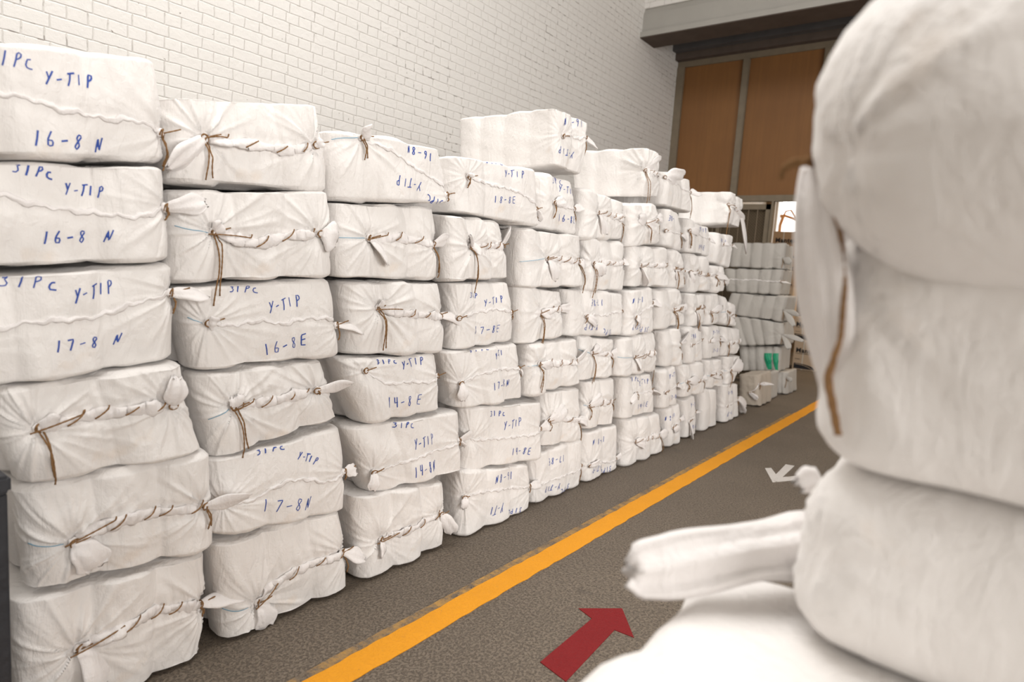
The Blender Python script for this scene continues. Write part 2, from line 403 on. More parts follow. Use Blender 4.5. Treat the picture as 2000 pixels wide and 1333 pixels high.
# orange hoist, placed inside the next room before the far window
yp = onY(1530, 430, 15.3)
hoist_root = empty('yard_hoist', (yp[0], 15.3, 0)); tag(hoist_root, 'small orange steel hoist standing before the bright far window', 'hoist')
b = MB(); p0 = onY(1524, 440, 15.3); p1 = onY(1531, 421, 15.3)
b.tube([(p0[0], 15.3, 0), (p0[0], 15.3, p0[2] - .0), (p1[0], 15.3, p1[2])], .035, 6); child(b, 'mast', 'orange_steel', hoist_root)
b = MB(); a_ = onY(1524, 423, 15.3); c_ = onY(1558, 430, 15.3); b.tube([(a_[0], 15.3, a_[2]), (p1[0], 15.3, p1[2]), (c_[0], 15.3, c_[2])], .03, 6); 
q0 = onY(1535, 413, 15.3); q1 = onY(1545, 411, 15.3); b.tube([(p1[0], 15.3, p1[2]), (q0[0], 15.3, q0[2]), (q1[0], 15.3, q1[2]), (c_[0], 15.3, c_[2])], .022, 6)
child(b, 'jib', 'orange_steel', hoist_root)

# ------------------------------------------------------------------ floor markings
def seg_poly(xa, xb, ya, yb, rng, amp, step=.06):
    pts = []
    n = int((yb - ya) / step)
    L = [(xa + rng.uniform(-amp, amp), ya + (yb - ya) * i / n) for i in range(n + 1)]
    Rr = [(xb + rng.uniform(-amp, amp), ya + (yb - ya) * i / n) for i in range(n + 1)]
    return L, Rr
def strip(name, xa, xb, ya, yb, mat, amp, z, seed):
    rng = random.Random(seed); L, Rr = seg_poly(xa, xb, ya, yb, rng, amp)
    b = MB(); n = len(L)
    for k in range(n):
        b.v += [(L[k][0], L[k][1], 0.0), (Rr[k][0], Rr[k][1], 0.0), (L[k][0], L[k][1], z), (Rr[k][0], Rr[k][1], z)]
    for k in range(n - 1):
        i = 4 * k; j = i + 4
        b.f += [[i + 2, i + 3, j + 3, j + 2], [i, i + 2, j + 2, j], [i + 3, i + 1, j + 1, j + 3], [i + 1, i, j, j + 1]]
    b.f += [[0, 1, 3, 2], [4 * n - 4, 4 * n - 2, 4 * n - 1, 4 * n - 3]]
    return b.build(name, mat)
ln = strip('floor_line', -1.792, -1.668, -3.0, 10.0, 'yellow', .004, .003, 3)
tag(ln, 'long yellow safety line painted on the concrete floor beside the bales', 'floor marking')
ln = strip('faded_floor_line', -1.835, -1.780, -3.0, 8.0, 'yellow_old', .0015, .0015, 5)
tag(ln, 'older faded brownish yellow line edge left of the bright yellow line', 'floor marking')
b = MB()
red = [(-1.855, 2.955), (-1.655, 2.905), (-1.690, 3.56), (-1.570, 3.57), (-1.792, 3.845), (-2.005, 3.63), (-1.885, 3.60)]
h5 = 1.0
redp = [onZ(*q, 0)[:2] for q in [(1055, 1295), (1105, 1333), (1200, 1232), (1238, 1247), (1215, 1190), (1130, 1190), (1156, 1210)]]
b.prism([tuple(p) for p in redp][::1], 0.0, .003)
tag(b.build('floor_arrow', 'red'), 'red arrow painted on the floor near the yellow line', 'floor marking')
whp = [onZ(*q, 0)[:2] for q in [(1494, 915.6), (1509, 943), (1560, 938), (1566, 930), (1528, 933), (1551.6, 911), (1534.6, 908), (1515.5, 927.5), (1506, 915)]]
b = MB(); b.prism([tuple(p) for p in whp], 0.0, .003)
tag(b.build('floor_arrow', 'white_paint'), 'small white arrow painted on the floor right of the yellow line', 'floor marking')

# ------------------------------------------------------------------ black container at the left edge
bx = empty('black_crate', (-2.0, .1, 0)); tag(bx, 'black wooden crate standing at the lower left edge before the bales', 'crate')
child(MB().box(-2.10, -1.905, -.45, .497, 0.0, .86, .006), 'side_board', 'black_box', bx)
child(MB().box(-2.13, -1.895, -.46, .503, .86, .905, .008), 'top_rail', 'black_box', bx)

# ------------------------------------------------------------------ handwriting strokes
G = {
 '3': [[(.05, .95), (.5, 1), (.62, .8), (.3, .55), (.65, .35), (.5, .05), (0, .05)]],
 '1': [[(.25, 1), (.3, .5), (.28, 0)]],
 'P': [[(.15, 0), (.2, .5), (.18, 1), (.6, .95), (.65, .65), (.2, .5)]],
 'C': [[(.55, .62), (.2, .6), (.08, .3), (.3, .03), (.9, .0)]],
 'Y': [[(0, .95), (.3, .45)], [(.65, 1), (.35, .5), (.05, 0)]],
 '-': [[(.0, .42), (.6, .5)]],
 'T': [[(.35, .95), (.3, .4), (.1, 0)], [(.0, .9), (.9, 1.0)]],
 'I': [[(.3, .9), (.25, .1)]],
 'N': [[(.1, 0), (.3, .95), (.5, .1), (.75, 1)], [(.2, .7), (.35, .35)]],
 'E': [[(.7, 1), (.15, .95), (.1, .05), (.6, .0)], [(.12, .5), (.6, .55)]],
 '6': [[(.35, 1), (.08, .5), (.1, .05), (.5, .05), (.55, .4), (.15, .42)]],
 '7': [[(.0, .9), (.6, .95), (.3, 0)]],
 '8': [[(.6, .9), (.25, 1), (.15, .75), (.55, .3), (.35, .0), (.08, .2), (.35, .55), (.6, .85)]],
 '9': [[(.55, .6), (.15, .6), (.1, .95), (.5, 1), (.55, .5), (.45, 0)]],
 '4': [[(.1, 1), (.08, .45), (.6, .5)], [(.5, 1), (.48, 0)]],
 'M': [[(.05, 0), (.2, 1), (.4, .5), (.62, 1), (.7, 0)]],
 'U': [[(.1, 1), (.1, .2), (.45, .05), (.6, .6)]],
 ' ': [],
}

# ------------------------------------------------------------------ bale
def smooth01(t): t = np.clip(t, 0, 1); return t * t * (3 - 2 * t)

class Bale:
    """cloth wrapped pack of upright rolls. Front face spans four measured corners on one vertical plane."""
    def __init__(s, corners, out, depth, seed, res=.008, rf=.028, R=.075, kind='T', knots=(), seam=None, flat=1.0, rolls=None, slump=0.0):
        # corners TL TR BR BL (world), out = outward unit vector
        s.c = [np.array(c, float) for c in corners]; s.out = np.array(out, float); s.D = depth
        TL, TR, BR, BL = s.c
        s.L = (np.linalg.norm(TR - TL) + np.linalg.norm(BR - BL)) / 2
        s.H = (np.linalg.norm(TL - BL) + np.linalg.norm(TR - BR)) / 2
        s.rng = np.random.RandomState(seed); rng = s.rng
        s.rf = min(rf, s.H * .45); s.R = min(R, s.L * .45, depth * .45); s.res = res; s.kind = kind; s.flat = flat
        s.nu = rolls or max(1, int(round(s.L / .21))); s.nd = max(2, int(round(depth / .2)))
        s.of = rng.uniform(-.034, .010, s.nu); s.ob = rng.uniform(-.02, .01, s.nu)
        s.ol = rng.uniform(-.015, .010, s.nd); s.orr = rng.uniform(-.015, .010, s.nd)
        s.ht = rng.uniform(-.010, .005, (s.nu, s.nd)); s.hb = rng.uniform(-.008, .006, (s.nu, s.nd))
        s.knots = list(knots); s.seam = seam
        s.kp = [(rng.uniform(0, 6.28, 6), rng.choice([5, 7, 9, 11, 14, 17, 21, 26], 6), rng.uniform(.4, 1, 6)) for _ in s.knots]
        s.w = [(rng.normal(0, 1, 3) * f, rng.uniform(0, 6.28), a) for f, a in ((5, .005), (5, .005), (8, .004), (11, .003), (17, .0018), (24, .0014), (24, .0014), (38, .0009), (45, .0009))]
        s.sp = rng.uniform(0, 6.28, 4)
        s.drape = rng.uniform(-1, 1)
        s.slump = slump
    def prof(s, u, L, off, a):
        n = len(off); t = (u / L + .5) * n - .5
        t = np.clip(t, -.5 + 1e-4, n - .5 - 1e-4)
        i = np.clip(np.round(t).astype(int), 0, n - 1); fr = t - i
        j = np.clip(i + np.sign(fr).astype(int), 0, n - 1)
        mixw = smooth01((np.abs(fr) - .30) / .4) 
        o = off[i] * (1 - mixw) + off[j] * mixw
        drop = np.where(((i == 0) & (fr < 0)) | ((i == n - 1) & (fr > 0)), 0, np.abs(2 * fr) ** 2.3)
        return o - a * drop
    def seam_z(s, x):
        if s.seam is None: return np.full_like(x, -10.0)
        xs = np.array([p[0] for p in s.seam]); zs = np.array([p[1] for p in s.seam])
        return np.interp(x, xs, zs)
    def deform(s, p):
        p = np.array(p, float); L, D, H = s.L, s.D, s.H
        hs = np.array([L, D, H]) / 2; face_y = p[:, 1] / (D / 2)
        # fillet
        inner = np.clip(p, -(hs - s.rf), hs - s.rf); d = p - inner; nrm = np.hypot(np.maximum(np.abs(d[:, 0]), np.abs(d[:, 1])), d[:, 2]) + 1e-9
        p = inner + d * (s.rf / nrm)[:, None] * (nrm > 1e-6)[:, None]
        # plan rounding
        A = L / 2 - s.R; B = D / 2 - s.R
        dx = np.maximum(np.abs(p[:, 0]) - A, 0); dy = np.maximum(np.abs(p[:, 1]) - B, 0)
        hyp = np.hypot(dx, dy); both = (dx > 0) & (dy > 0)
        sc = np.where(both, np.maximum(dx, dy) / (hyp + 1e-9), 1.0)
        x = np.where(both, np.sign(p[:, 0]) * (A + dx * sc), p[:, 0]); y = np.where(both, np.sign(p[:, 1]) * (B + dy * sc), p[:, 1]); z = p[:, 2]
        # plan normals / weights
        ex = np.clip(np.abs(x) / (L / 2), 0, 1); ey = np.clip(np.abs(y) / (D / 2), 0, 1)
        wy = smooth01((ey - .45) / .45); wx = smooth01((ex - .45) / .45)
        # solid side weighting: how far out we are horizontally on the skin
        a = .032 * s.flat
        zz = np.abs(2 * z / H); az = .45 + .55 * zz ** 1.5
        front = s.prof(x, L, s.of, a) ; back = s.prof(x, L, s.ob, a)
        left = s.prof(y, D, s.ol, a); right = s.prof(y, D, s.orr, a)
        dyf = np.where(y > 0, front, back) * wy * az
        dxf = np.where(x > 0, right, left) * wx * az
        # caps: flat roll ends pressing through the cloth
        tu = (x / L + .5) * s.nu - .5; tv = (y / D + .5) * s.nd - .5
        iu = np.clip(np.round(tu).astype(int), 0, s.nu - 1); iv = np.clip(np.round(tv).astype(int), 0, s.nd - 1)
        rr = np.hypot(tu - iu, tv - iv); mask = 1 - smooth01((rr - .40) / .16)
        capw = smooth01((np.abs(z) - (H / 2 - s.rf)) / (s.rf * .8))
        capw *= 1
        dz = np.where(z > 0, s.ht[iu, iv], -s.hb[iu, iv]) * mask - np.sign(z) * .007 * (1 - mask)
        dz = dz * capw * s.flat
        # general lumpiness
        q = np.stack([x, y, z * .8], 1)
        lump = np.zeros(len(x))
        for k, ph, am in s.w: lump += am * np.sin(q @ k + ph)
        nx = np.sign(x) * ex ** 6; ny = np.sign(y) * ey ** 6; nn = np.hypot(nx, ny) + .25
        side = 1 - capw * .6
        disp = lump * side
        # middle of each side is softer
        # knots
        isf = smooth01((face_y - .0) / .5)
        fy = y - D / 2
        for (kx, kz, st), (ph, m, am) in zip(s.knots, s.kp):
            # unwrapped distance along the skin
            ux = x + np.sign(x) * smooth01((np.abs(x) - A) / s.R) * np.maximum(-fy, 0) * .9
            du = ux - kx; dv = z - kz; r = np.hypot(du, dv); phi = np.arctan2(dv, du)
            P = np.zeros(len(x))
            for a_, b_, c_ in zip(ph, m, am): P += c_ * smooth01(r / (b_ * .0022)) * np.cos(b_ * phi + a_ + 1.6 * np.sin(phi * 2 + a_) + r * 9 * np.sin(a_ * 7))
            P = np.where(P > 0, P, P * .30) / 2.0
            env = np.minimum(1, r / .03) * np.exp(-r / .13) * (1 - smooth01((r - .18) / .20))
            disp += isf * st * (.0190 * P * env + .012 * np.exp(-(r / .11) ** 2) * 0 - .022 * np.exp(-(r / .045) ** 2))
        if s.seam is not None:
            sz = s.seam_z(x); dv = z - sz
            inside = smooth01((x - s.seam[0][0]) / .04 + .5) * smooth01((s.seam[-1][0] - x) / .04 + .5)
            if s.kind == 'T':
                fold = np.cos(2 * math.pi * x * 21 + s.sp[0] + 40 * np.abs(dv) + 1.5 * np.sin(x * 23 + s.sp[1])) + .6 * np.cos(2 * math.pi * x * 37 + s.sp[2])
                disp += isf * inside * (-.012 * np.exp(-(dv / .035) ** 2) + .0042 * fold * np.exp(-np.abs(dv) / .05))
            else:
                fold = np.cos(2 * math.pi * x * 17 + s.sp[0] + 10 * dv)
                disp += isf * inside * (-.004 * np.exp(-(dv / .03) ** 2) + .0010 * fold)
        x = x + dxf * np.sign(x) + disp * nx / nn; y = y + dyf * np.sign(y) + disp * ny / nn; z = z + dz + capw * lump * .5 * np.sign(z)
        if s.slump: z = z - s.slump * (2 * x / L) ** 2 * .0
        # to world through the measured corners
        u = x / L + .5; w = z / H + .5
        TL, TR, BR, BL = s.c
        P = (BL[None] * ((1 - u) * (1 - w))[:, None] + BR[None] * (u * (1 - w))[:, None] + TL[None] * ((1 - u) * w)[:, None] + TR[None] * (u * w)[:, None])
        return P + s.out[None] * (y - D / 2)[:, None]
    def inv(s, P):
        """world point on the front plane -> local x,z"""
        u, w = .5, .5; TL, TR, BR, BL = s.c; P = np.array(P)
        for _ in range(12):
            f = BL * (1 - u) * (1 - w) + BR * u * (1 - w) + TL * (1 - u) * w + TR * u * w - P
            ju = (BR - BL) * (1 - w) + (TR - TL) * w; jw = (TL - BL) * (1 - u) + (TR - BR) * u
            J = np.stack([ju, jw], 1); d = np.linalg.lstsq(J, -f, rcond=None)[0]; u += d[0]; w += d[1]
        return (u - .5) * s.L, (w - .5) * s.H
    def pts(s, xs, zs, off=0.0):
        """points on the cloth, front face, wrapping round the corners when |x| > L/2"""
        xs = np.atleast_1d(np.asarray(xs, float)); zs = np.atleast_1d(np.asarray(zs, float))
        def base(x, z):
            px = np.clip(x, -s.L / 2, s.L / 2); py = s.D / 2 - np.maximum(np.abs(x) - s.L / 2, 0)
            return s.deform(np.stack([px, py, np.clip(z, -s.H / 2, s.H / 2)], 1))
        p = base(xs, zs)
        e = .006
        a = base(xs + e, zs) - base(xs - e, zs); b = base(xs, zs + e) - base(xs, zs - e)
        n = np.cross(a, b); n /= np.linalg.norm(n, axis=1)[:, None] + 1e-12
        sg = np.sign(n @ s.out); sg[sg == 0] = 1
        n = n * np.where(np.abs(n @ s.out) > .15, sg, 1)[:, None]
        below = np.minimum(zs + s.H / 2, 0)
        p = p + n * off; p[:, 2] += below
        return p, n
    def mesh(s, name, mat, root):
        L, D, H, r = s.L, s.D, s.H, s.res
        gx = np.linspace(-L / 2, L / 2, max(8, int(L / r)) + 1); gz = np.linspace(-H / 2, H / 2, max(8, int(H / r)) + 1)
        # fine near the front
        nf = max(4, int(.16 / (r * 1.3))); nb = max(5, int((D - .16) / (r * 3)))
        gy = np.concatenate([np.linspace(-D / 2, D / 2 - .16, nb, endpoint=False), np.linspace(D / 2 - .16, D / 2, nf + 1)])
        ni, nj, nk = len(gx), len(gy), len(gz)
        ids = -np.ones((ni, nj, nk), int)
        m = np.zeros((ni, nj, nk), bool); m[0] = m[-1] = True; m[:, 0] = m[:, -1] = True; m[:, :, 0] = m[:, :, -1] = True
        idx = np.argwhere(m); ids[m] = np.arange(len(idx))
        P = np.stack([gx[idx[:, 0]], gy[idx[:, 1]], gz[idx[:, 2]]], 1)
        F = []
        def quads(g, flip):
            q = np.stack([g[:-1, :-1], g[1:, :-1], g[1:, 1:], g[:-1, 1:]], -1).reshape(-1, 4)
            F.append(q[:, ::-1] if flip else q)
        quads(ids[:, :, 0], True); quads(ids[:, :, -1], False)
        quads(ids[:, 0, :], False); quads(ids[:, -1, :], True)
        quads(ids[0], True); quads(ids[-1], False)
        W = s.deform(P); F = np.concatenate(F)
        # orientation check
        TL, TR, BR, BL = s.c
        if np.cross(TR - TL, s.out) @ np.array([0, 0, 1]) < 0: F = F[:, ::-1]
        return link(name, W - np.array(root.location), F, mat, root)

def ribbon(b, c, n, width):
    """flat stroke on the cloth"""
    t = np.gradient(c, axis=0); t /= np.linalg.norm(t, axis=1)[:, None] + 1e-9
    w = np.cross(n, t); w /= np.linalg.norm(w, axis=1)[:, None] + 1e-9
    base = len(b.v)
    for i in range(len(c)):
        b.v.append(tuple(c[i] - w[i] * width / 2)); b.v.append(tuple(c[i] + w[i] * width / 2))
    for i in range(len(c) - 1): k = base + 2 * i; b.f.append([k, k + 1, k + 3, k + 2])

def resample(pts, step):
    pts = np.array(pts, float); d = np.r_[0, np.cumsum(np.linalg.norm(np.diff(pts, axis=0), axis=1))]
    n = max(2, int(d[-1] / step) + 1); t = np.linspace(0, d[-1], n)
    return np.stack([np.interp(t, d, pts[:, k]) for k in range(pts.shape[1])], 1)

def write(B, b, text, p0, p1, h, rng, width=.0052):
    """p0,p1 local x,z of the baseline; h letter height"""
    p0 = np.array(p0); p1 = np.array(p1); d = p1 - p0; Lt = np.linalg.norm(d); d /= Lt; up = np.array([-d[1], d[0]])
    adv = Lt / len(text); gw = min(adv * .8, h * .95)
    for i, ch in enumerate(text):
        o = p0 + d * adv * i + up * rng.uniform(-.06, .06) * h; sl = rng.uniform(.05, .25)
        for st in G.get(ch, []):
            q = np.array([[o[0] + d[0] * (x * gw + y * sl * h) + up[0] * y * h, o[1] + d[1] * (x * gw + y * sl * h) + up[1] * y * h] for x, y in st])
            q = resample(q, .007)
            if len(q) < 3: q = resample(np.array(q), np.linalg.norm(q[-1] - q[0]) / 3 + 1e-6)
            c, n = B.pts(q[:, 0], q[:, 1], .0016)
            ribbon(b, c, n, width * rng.uniform(.7, 1.15))

def tail_mesh(b, path, nrm, w0, w1, rng, thick=.30, nseg=26, ring=26, tip=.7):
    """gathered cloth end: path (k,3), nrm outward. opens from the tie and closes at the end"""
    path = resample(path, np.linalg.norm(np.diff(np.array(path), axis=0), axis=1).sum() / nseg); n = len(path)
    t = np.gradient(path, axis=0); t /= np.linalg.norm(t, axis=1)[:, None] + 1e-9
    base = len(b.v); ph = rng.uniform(0, 6.28, 4); tw = rng.uniform(-.7, .7); mm = rng.choice([5, 6, 7])
    for i in range(n):
        f = i / (n - 1)
        w = w0 + (w1 - w0) * math.sin(min(1, f / tip) * math.pi / 2) ** .8
        if f > tip: w *= 1 - .45 * ((f - tip) / (1 - tip)) ** 2
        a = np.cross(t[i], nrm); a /= np.linalg.norm(a) + 1e-9; c = np.cross(a, t[i])
        al = tw * f * 1.4; a2 = a * math.cos(al) + c * math.sin(al); c2 = -a * math.sin(al) + c * math.cos(al)
        for k in range(ring):
            th = 2 * math.pi * k / ring
            rip = 1 + (.22 * math.cos(mm * th + ph[0] + 1.2 * f) + .14 * math.cos((mm * 2 + 1) * th + ph[1] - f * 2)) * (.5 + .5 * f)
            tt = thick * (1.25 - .75 * f) if f < .9 else thick * .55
            jag = .0
            if i == n - 1: jag = .006 * math.cos(3 * th + ph[2]) + .004 * math.cos(7 * th + ph[3])
            b.v.append(tuple(path[i] + t[i] * jag + a2 * (w * math.cos(th) * (1 + .1 * math.sin(9 * f + ph[3]))) + c2 * (w * tt * math.sin(th) * rip + w * .10 * math.cos(3 * math.cos(th) * 2 + ph[2]) * f)))
    for i in range(n - 1):
        for k in range(ring):
            k2 = (k + 1) % ring; b.f.append([base + i * ring + k, base + i * ring + k2, base + (i + 1) * ring + k2, base + (i + 1) * ring + k])
    b.f.append([base + k for k in range(ring)][::-1])
    # tucked-in end
    c = np.mean([b.v[base + (n - 1) * ring + k] for k in range(ring)], axis=0) - t[-1] * .012
    ci = len(b.v); b.v.append(tuple(c))
    for k in range(ring): b.f.append([base + (n - 1) * ring + k, base + (n - 1) * ring + (k + 1) % ring, ci])

def blob(b, c, n, r, rng, seg=14, rings=10):
    n = n / np.linalg.norm(n); a = np.cross(n, [0, 0, 1.0]); a /= np.linalg.norm(a) + 1e-9; d = np.cross(a, n)
    base = len(b.v); ph = rng.uniform(0, 6.28, 3)
    for i in range(rings + 1):
        v = math.pi * i / rings
        for k in range(seg):
            th = 2 * math.pi * k / seg; rr = r * (1 + .16 * math.cos(5 * th + ph[0]) * math.sin(v) + .1 * math.cos(3 * v + 2 * th + ph[1]))
            b.v.append(tuple(c + rr * (math.sin(v) * math.cos(th) * a * 1.0 + math.sin(v) * math.sin(th) * d + .75 * math.cos(v) * n)))
    for i in range(rings):
        for k in range(seg):
            k2 = (k + 1) % seg; b.f.append([base + i * seg + k, base + (i + 1) * seg + k, base + (i + 1) * seg + k2, base + i * seg + k2])

def twine(b, pts, r, rng, fuzz=.0):
    p = resample(pts, max(.006, r * 2.5)); n = len(p)
    ph = rng.uniform(0, 6.28)
    b.tube(p, r * (1 + .18 * np.cos(np.arange(n) * 2.1 + ph)), 6)

ORD = ['topmost', 'second from top', 'third from top', 'fourth from top', 'fifth from top', 'sixth from top', 'bottom']
GROUP = 'white cloth bales stacked along the brick wall'

def make_bale(spec):
    """spec: dict(q=[TL,TR,BR,BL] pixels or w=[world corners], plane, off, kind, label ...)"""
    seed = spec.get('seed', 1); rng = np.random.RandomState(seed + 7)
    X = spec.get('X', -2.175)
    axis = spec.get('axis', 'X')
    un = (lambda x, y: onX(x, y, X)) if axis == 'X' else (lambda x, y: onY(x, y, X))
    if 'w' in spec: cs = [np.array(c, float) for c in spec['w']]
    else:
        cs = [un(*q) for q in spec['q']]
        if spec.get('ground'):
            for i in (2, 3): cs[i][2] = 0.008
        if spec.get('extendL'):
            for i in (0, 3): cs[i][1] -= spec['extendL']
    out = (1, 0, 0) if axis == 'X' else (0, -1, 0)
    res = spec.get('res', .011)
    B = Bale(cs, out, spec.get('depth', .78), seed, res, spec.get('rf', .015), spec.get('R', .075), spec['kind'], flat=spec.get('flat', 1.0 if spec['kind'] == 'T' else .72), rolls=spec.get('rolls'))
    L, H = B.L, B.H
    loc = lambda p: B.inv(un(*p))
    kind = spec['kind']
    # knots in local coordinates
    kl = loc(spec['kl']) if 'kl' in spec else (-L * (.5 - rng.uniform(.14, .30)), H * rng.uniform(-.10, .06))
    kr = loc(spec['kr']) if 'kr' in spec else (L * .50, H * rng.uniform(-.08, .08))
    kl = (np.clip(kl[0], -L * .47, L * .4), np.clip(kl[1], -H * .42, H * .42)); kr = (np.clip(kr[0], 0, L * .5 + .01), np.clip(kr[1], -H * .42, H * .42))
    ks = []
    big = spec.get('pleat', 1.0)
    if kind == 'T': ks = [(kl[0], kl[1], 1.0 * big), (kr[0], kr[1], .8 * big)]
    if kind == 'L': ks = [(kl[0], kl[1], .55 * big), (kr[0] + .01, kr[1], .45 * big)]
    if kind == 'P': ks = [(kr[0] + .01, kr[1], .5)] if 'kr' in spec else []
    ks += [tuple(k_) for k_ in spec.get('extra', [])]
    B.knots = ks
    B.kp = [(rng.uniform(0, 6.28, 6), np.array([7, 11, 16, 23, 31, 41]) + rng.randint(-1, 3, 6), np.array([1, 1, .9, .8, .6, .45]) * rng.uniform(.6, 1.1, 6)) for _ in ks]
    if 'sm' in spec:
        sm = [loc(p) for p in spec['sm']]; sm.sort()
        if kind == 'T' or 'kl' in spec: sm = [tuple(kl)] + [p for p in sm if p[0] > kl[0] + .02]
        B.seam = sm
    elif kind in 'TL':
        m = 7; tt = np.linspace(0, 1, m)
        zz = kl[1] + (kr[1] - kl[1]) * tt + np.r_[0, rng.uniform(-.010, .010, m - 2), 0]
        B.seam = list(zip(kl[0] + (kr[0] - kl[0]) * tt, zz))
    root = empty('cloth_bale', ((cs[2] + cs[3]) / 2) * [1, 1, 0] + [0, 0, min(cs[2][2], cs[3][2])] - np.array(out) * B.D / 2)
    root.location = Vector(root.location)
    tag(root, spec['label'], 'bale', spec.get('group', GROUP))
    wrap = B.mesh('cloth_wrapper', spec.get('mat', 'cloth'), root)
    org = np.array(root.location)
    def part(mb, name, mat, parent=root, smooth=True):
        if not mb.v: return None
        return link(name, np.array(mb.v) - org, mb.f, mat, parent, smooth)
    tiny = spec.get('tiny', False); seg = 8 if tiny else 12
    tr = .0024 if not tiny else .0034
    # seam
    if B.seam is not None and kind in 'TL':
        sx = np.array([p[0] for p in B.seam]); sz = np.array([p[1] for p in B.seam])
        x0, x1 = sx[0], sx[-1]
        if kind == 'L' and 'kl' not in spec and rng.rand() < .5: x0 = sx[0]
        st = .006 if not tiny else .018
        xx = np.linspace(x0, x1 + .012, max(6, int((x1 - x0) / st)))
        # smooth the polyline
        zz = np.interp(xx, sx, sz)
        kn = max(3, int(.05 / st)) | 1
        zp = np.pad(zz, kn // 2, mode='edge'); zz2 = np.convolve(zp, np.ones(kn) / kn, 'valid')[:len(zz)]
        w = np.minimum(1, np.minimum(xx - x0, x1 - xx) / .03).clip(0, 1); zz = zz2 * w + zz * (1 - w)
        sb = MB(); s0 = len(sb.v); ang = np.linspace(0, 2 * math.pi, seg, endpoint=False)
        if kind == 'L':
            zz = zz + .0035 * np.sin(xx * 95 + B.sp[0]) + .002 * np.sin(xx * 210 + B.sp[1])
            c, nn = B.pts(xx, zz, .002)
            rad = .0034 + .0012 * np.sin(xx * 40 + B.sp[2]); flatn = .9
            hh = 1.9
        else:
            c, nn = B.pts(xx, zz, .004)
            tw = 2 * math.pi * xx / .13 + B.sp[0]
            env = np.clip(np.minimum((xx - x0), (x1 - xx)) / .05, .25, 1)
            rad = (.0115 + .0018 * np.sin(tw + B.sp[3]) + .0025 * np.sin(xx * 17 + B.sp[1])) * env + .003; flatn = .55; hh = 1.35
        t = np.gradient(c, axis=0); t /= np.linalg.norm(t, axis=1)[:, None] + 1e-9
        bb = np.cross(nn, t); bb /= np.linalg.norm(bb, axis=1)[:, None] + 1e-9
        for i in range(len(xx)):
            for a in ang:
                if kind == 'T': rr = rad[i] * (1 + .20 * math.cos(2 * a + tw[i]) + .10 * math.cos(5 * a + 2.0 * tw[i]) + .05 * math.cos(9 * a + 3 * tw[i]))
                else: rr = rad[i] * (1 + .25 * math.cos(3 * a + xx[i] * 60))
                sb.v.append(tuple(c[i] + rr * (math.cos(a) * bb[i] * hh + math.sin(a) * nn[i] * flatn)))
        for i in range(len(xx) - 1):
            for k in range(seg):
                k2 = (k + 1) % seg; sb.f.append([i * seg + k, i * seg + k2, (i + 1) * seg + k2, (i + 1) * seg + k])
        sb.f.append(list(range(seg))[::-1]); sb.f.append([(len(xx) - 1) * seg + k for k in range(seg)])
        part(sb, 'rolled_seam' if kind == 'T' else 'stitched_seam', 'cloth_tail')
        if kind == 'T':
            nst = spec.get('st', rng.randint(3, 6)); 
            for q in range(nst):
                xc = x0 + (x1 - x0) * ((q + .55) / nst) + rng.uniform(-.015, .015)
                ll = rng.uniform(.016, .026) if q else rng.uniform(.04, .08)
                if q == 0: xc = x0 + ll * .5 + .015
                us = np.linspace(-1, 1, 9)
                px = xc + us * ll; 
                amp = .013 if q else .010
                pz = np.interp(px, xx, zz) + us * amp
                off = .012 + .010 * (1 - us ** 2)
                cc, n2 = B.pts(px, pz, 0.0); tt_ = np.linspace(0, 1, 9)[:, None]; cc = cc[:1] * (1 - tt_) + cc[-1:] * tt_ + n2.mean(0)[None] * (off[:, None] + .004)
                tb = MB(); twine(tb, cc, tr, rng)
                if rng.rand() < .6:
                    tb = MB(); twine(tb, np.concatenate([cc, cc[-1:] + [[.002, .002, .008]], cc[-1:] + [[.003, .002, .013]]]), tr, rng)
                part(tb, 'twine_stitch', 'twine')
    # knots with cloth tails and hanging twine
    def do_knot(k, tails, hang, bow, rosette):
        c, n = B.pts([k[0]], [k[1]], .004); c = c[0]; n = n[0]
        if n @ B.out < -.2: n = -n
        ub = MB(); blob(ub, c + n * .006, n, .015 if not tiny else .018, rng)
        kb = part(ub, 'knot', 'cloth_tail')
        e_u = (B.c[1] - B.c[0]); e_u = e_u / np.linalg.norm(e_u)
        for (ang, ln, wd) in tails:
            a = math.radians(ang)
            d = e_u * math.cos(a) + np.array([0, 0, 1]) * math.sin(a)
            tb = MB(); pp = [c + n * .010]
            cur = c + n * .012; dd = d * .8 + n * .55
            m = 6
            for i in range(m):
                f = (i + 1) / m
                step = d * (ln / m) + n * (.010 * (1 - 1.4 * f)) * (1 if ln > .1 else .8) + np.array([0, 0, -.035 * f * ln])
                cur = cur + step; pp.append(cur.copy())
            tail_mesh(tb, pp, n, .011, wd * (1.2 if tiny else 1.55), rng, nseg=10 if tiny else 24, ring=14 if tiny else 26)
            part(tb, 'cloth_end', 'cloth_tail', kb)
        wb = MB()
        # turns of twine round the neck
        a1 = np.cross(n, [0, 0, 1.0]); a1 /= np.linalg.norm(a1) + 1e-9; a2 = np.cross(a1, n)
        for q in range(2):
            th = np.linspace(0, 2 * math.pi, 14); rr = .0135 + .002 * q
            twine(wb, c + n * (.010 + .004 * q) + np.outer(np.cos(th), a1) * rr + np.outer(np.sin(th), a2) * rr * (.85) + np.outer(np.sin(th + q), n) * .004, tr, rng)
        if rng.rand() < .8:
            e = c + n * .016; twine(wb, [e, e + e_u * .03 + np.array([0, 0, .008]) + n * .006, e + e_u * .055 + [0, 0, .012]], tr, rng)
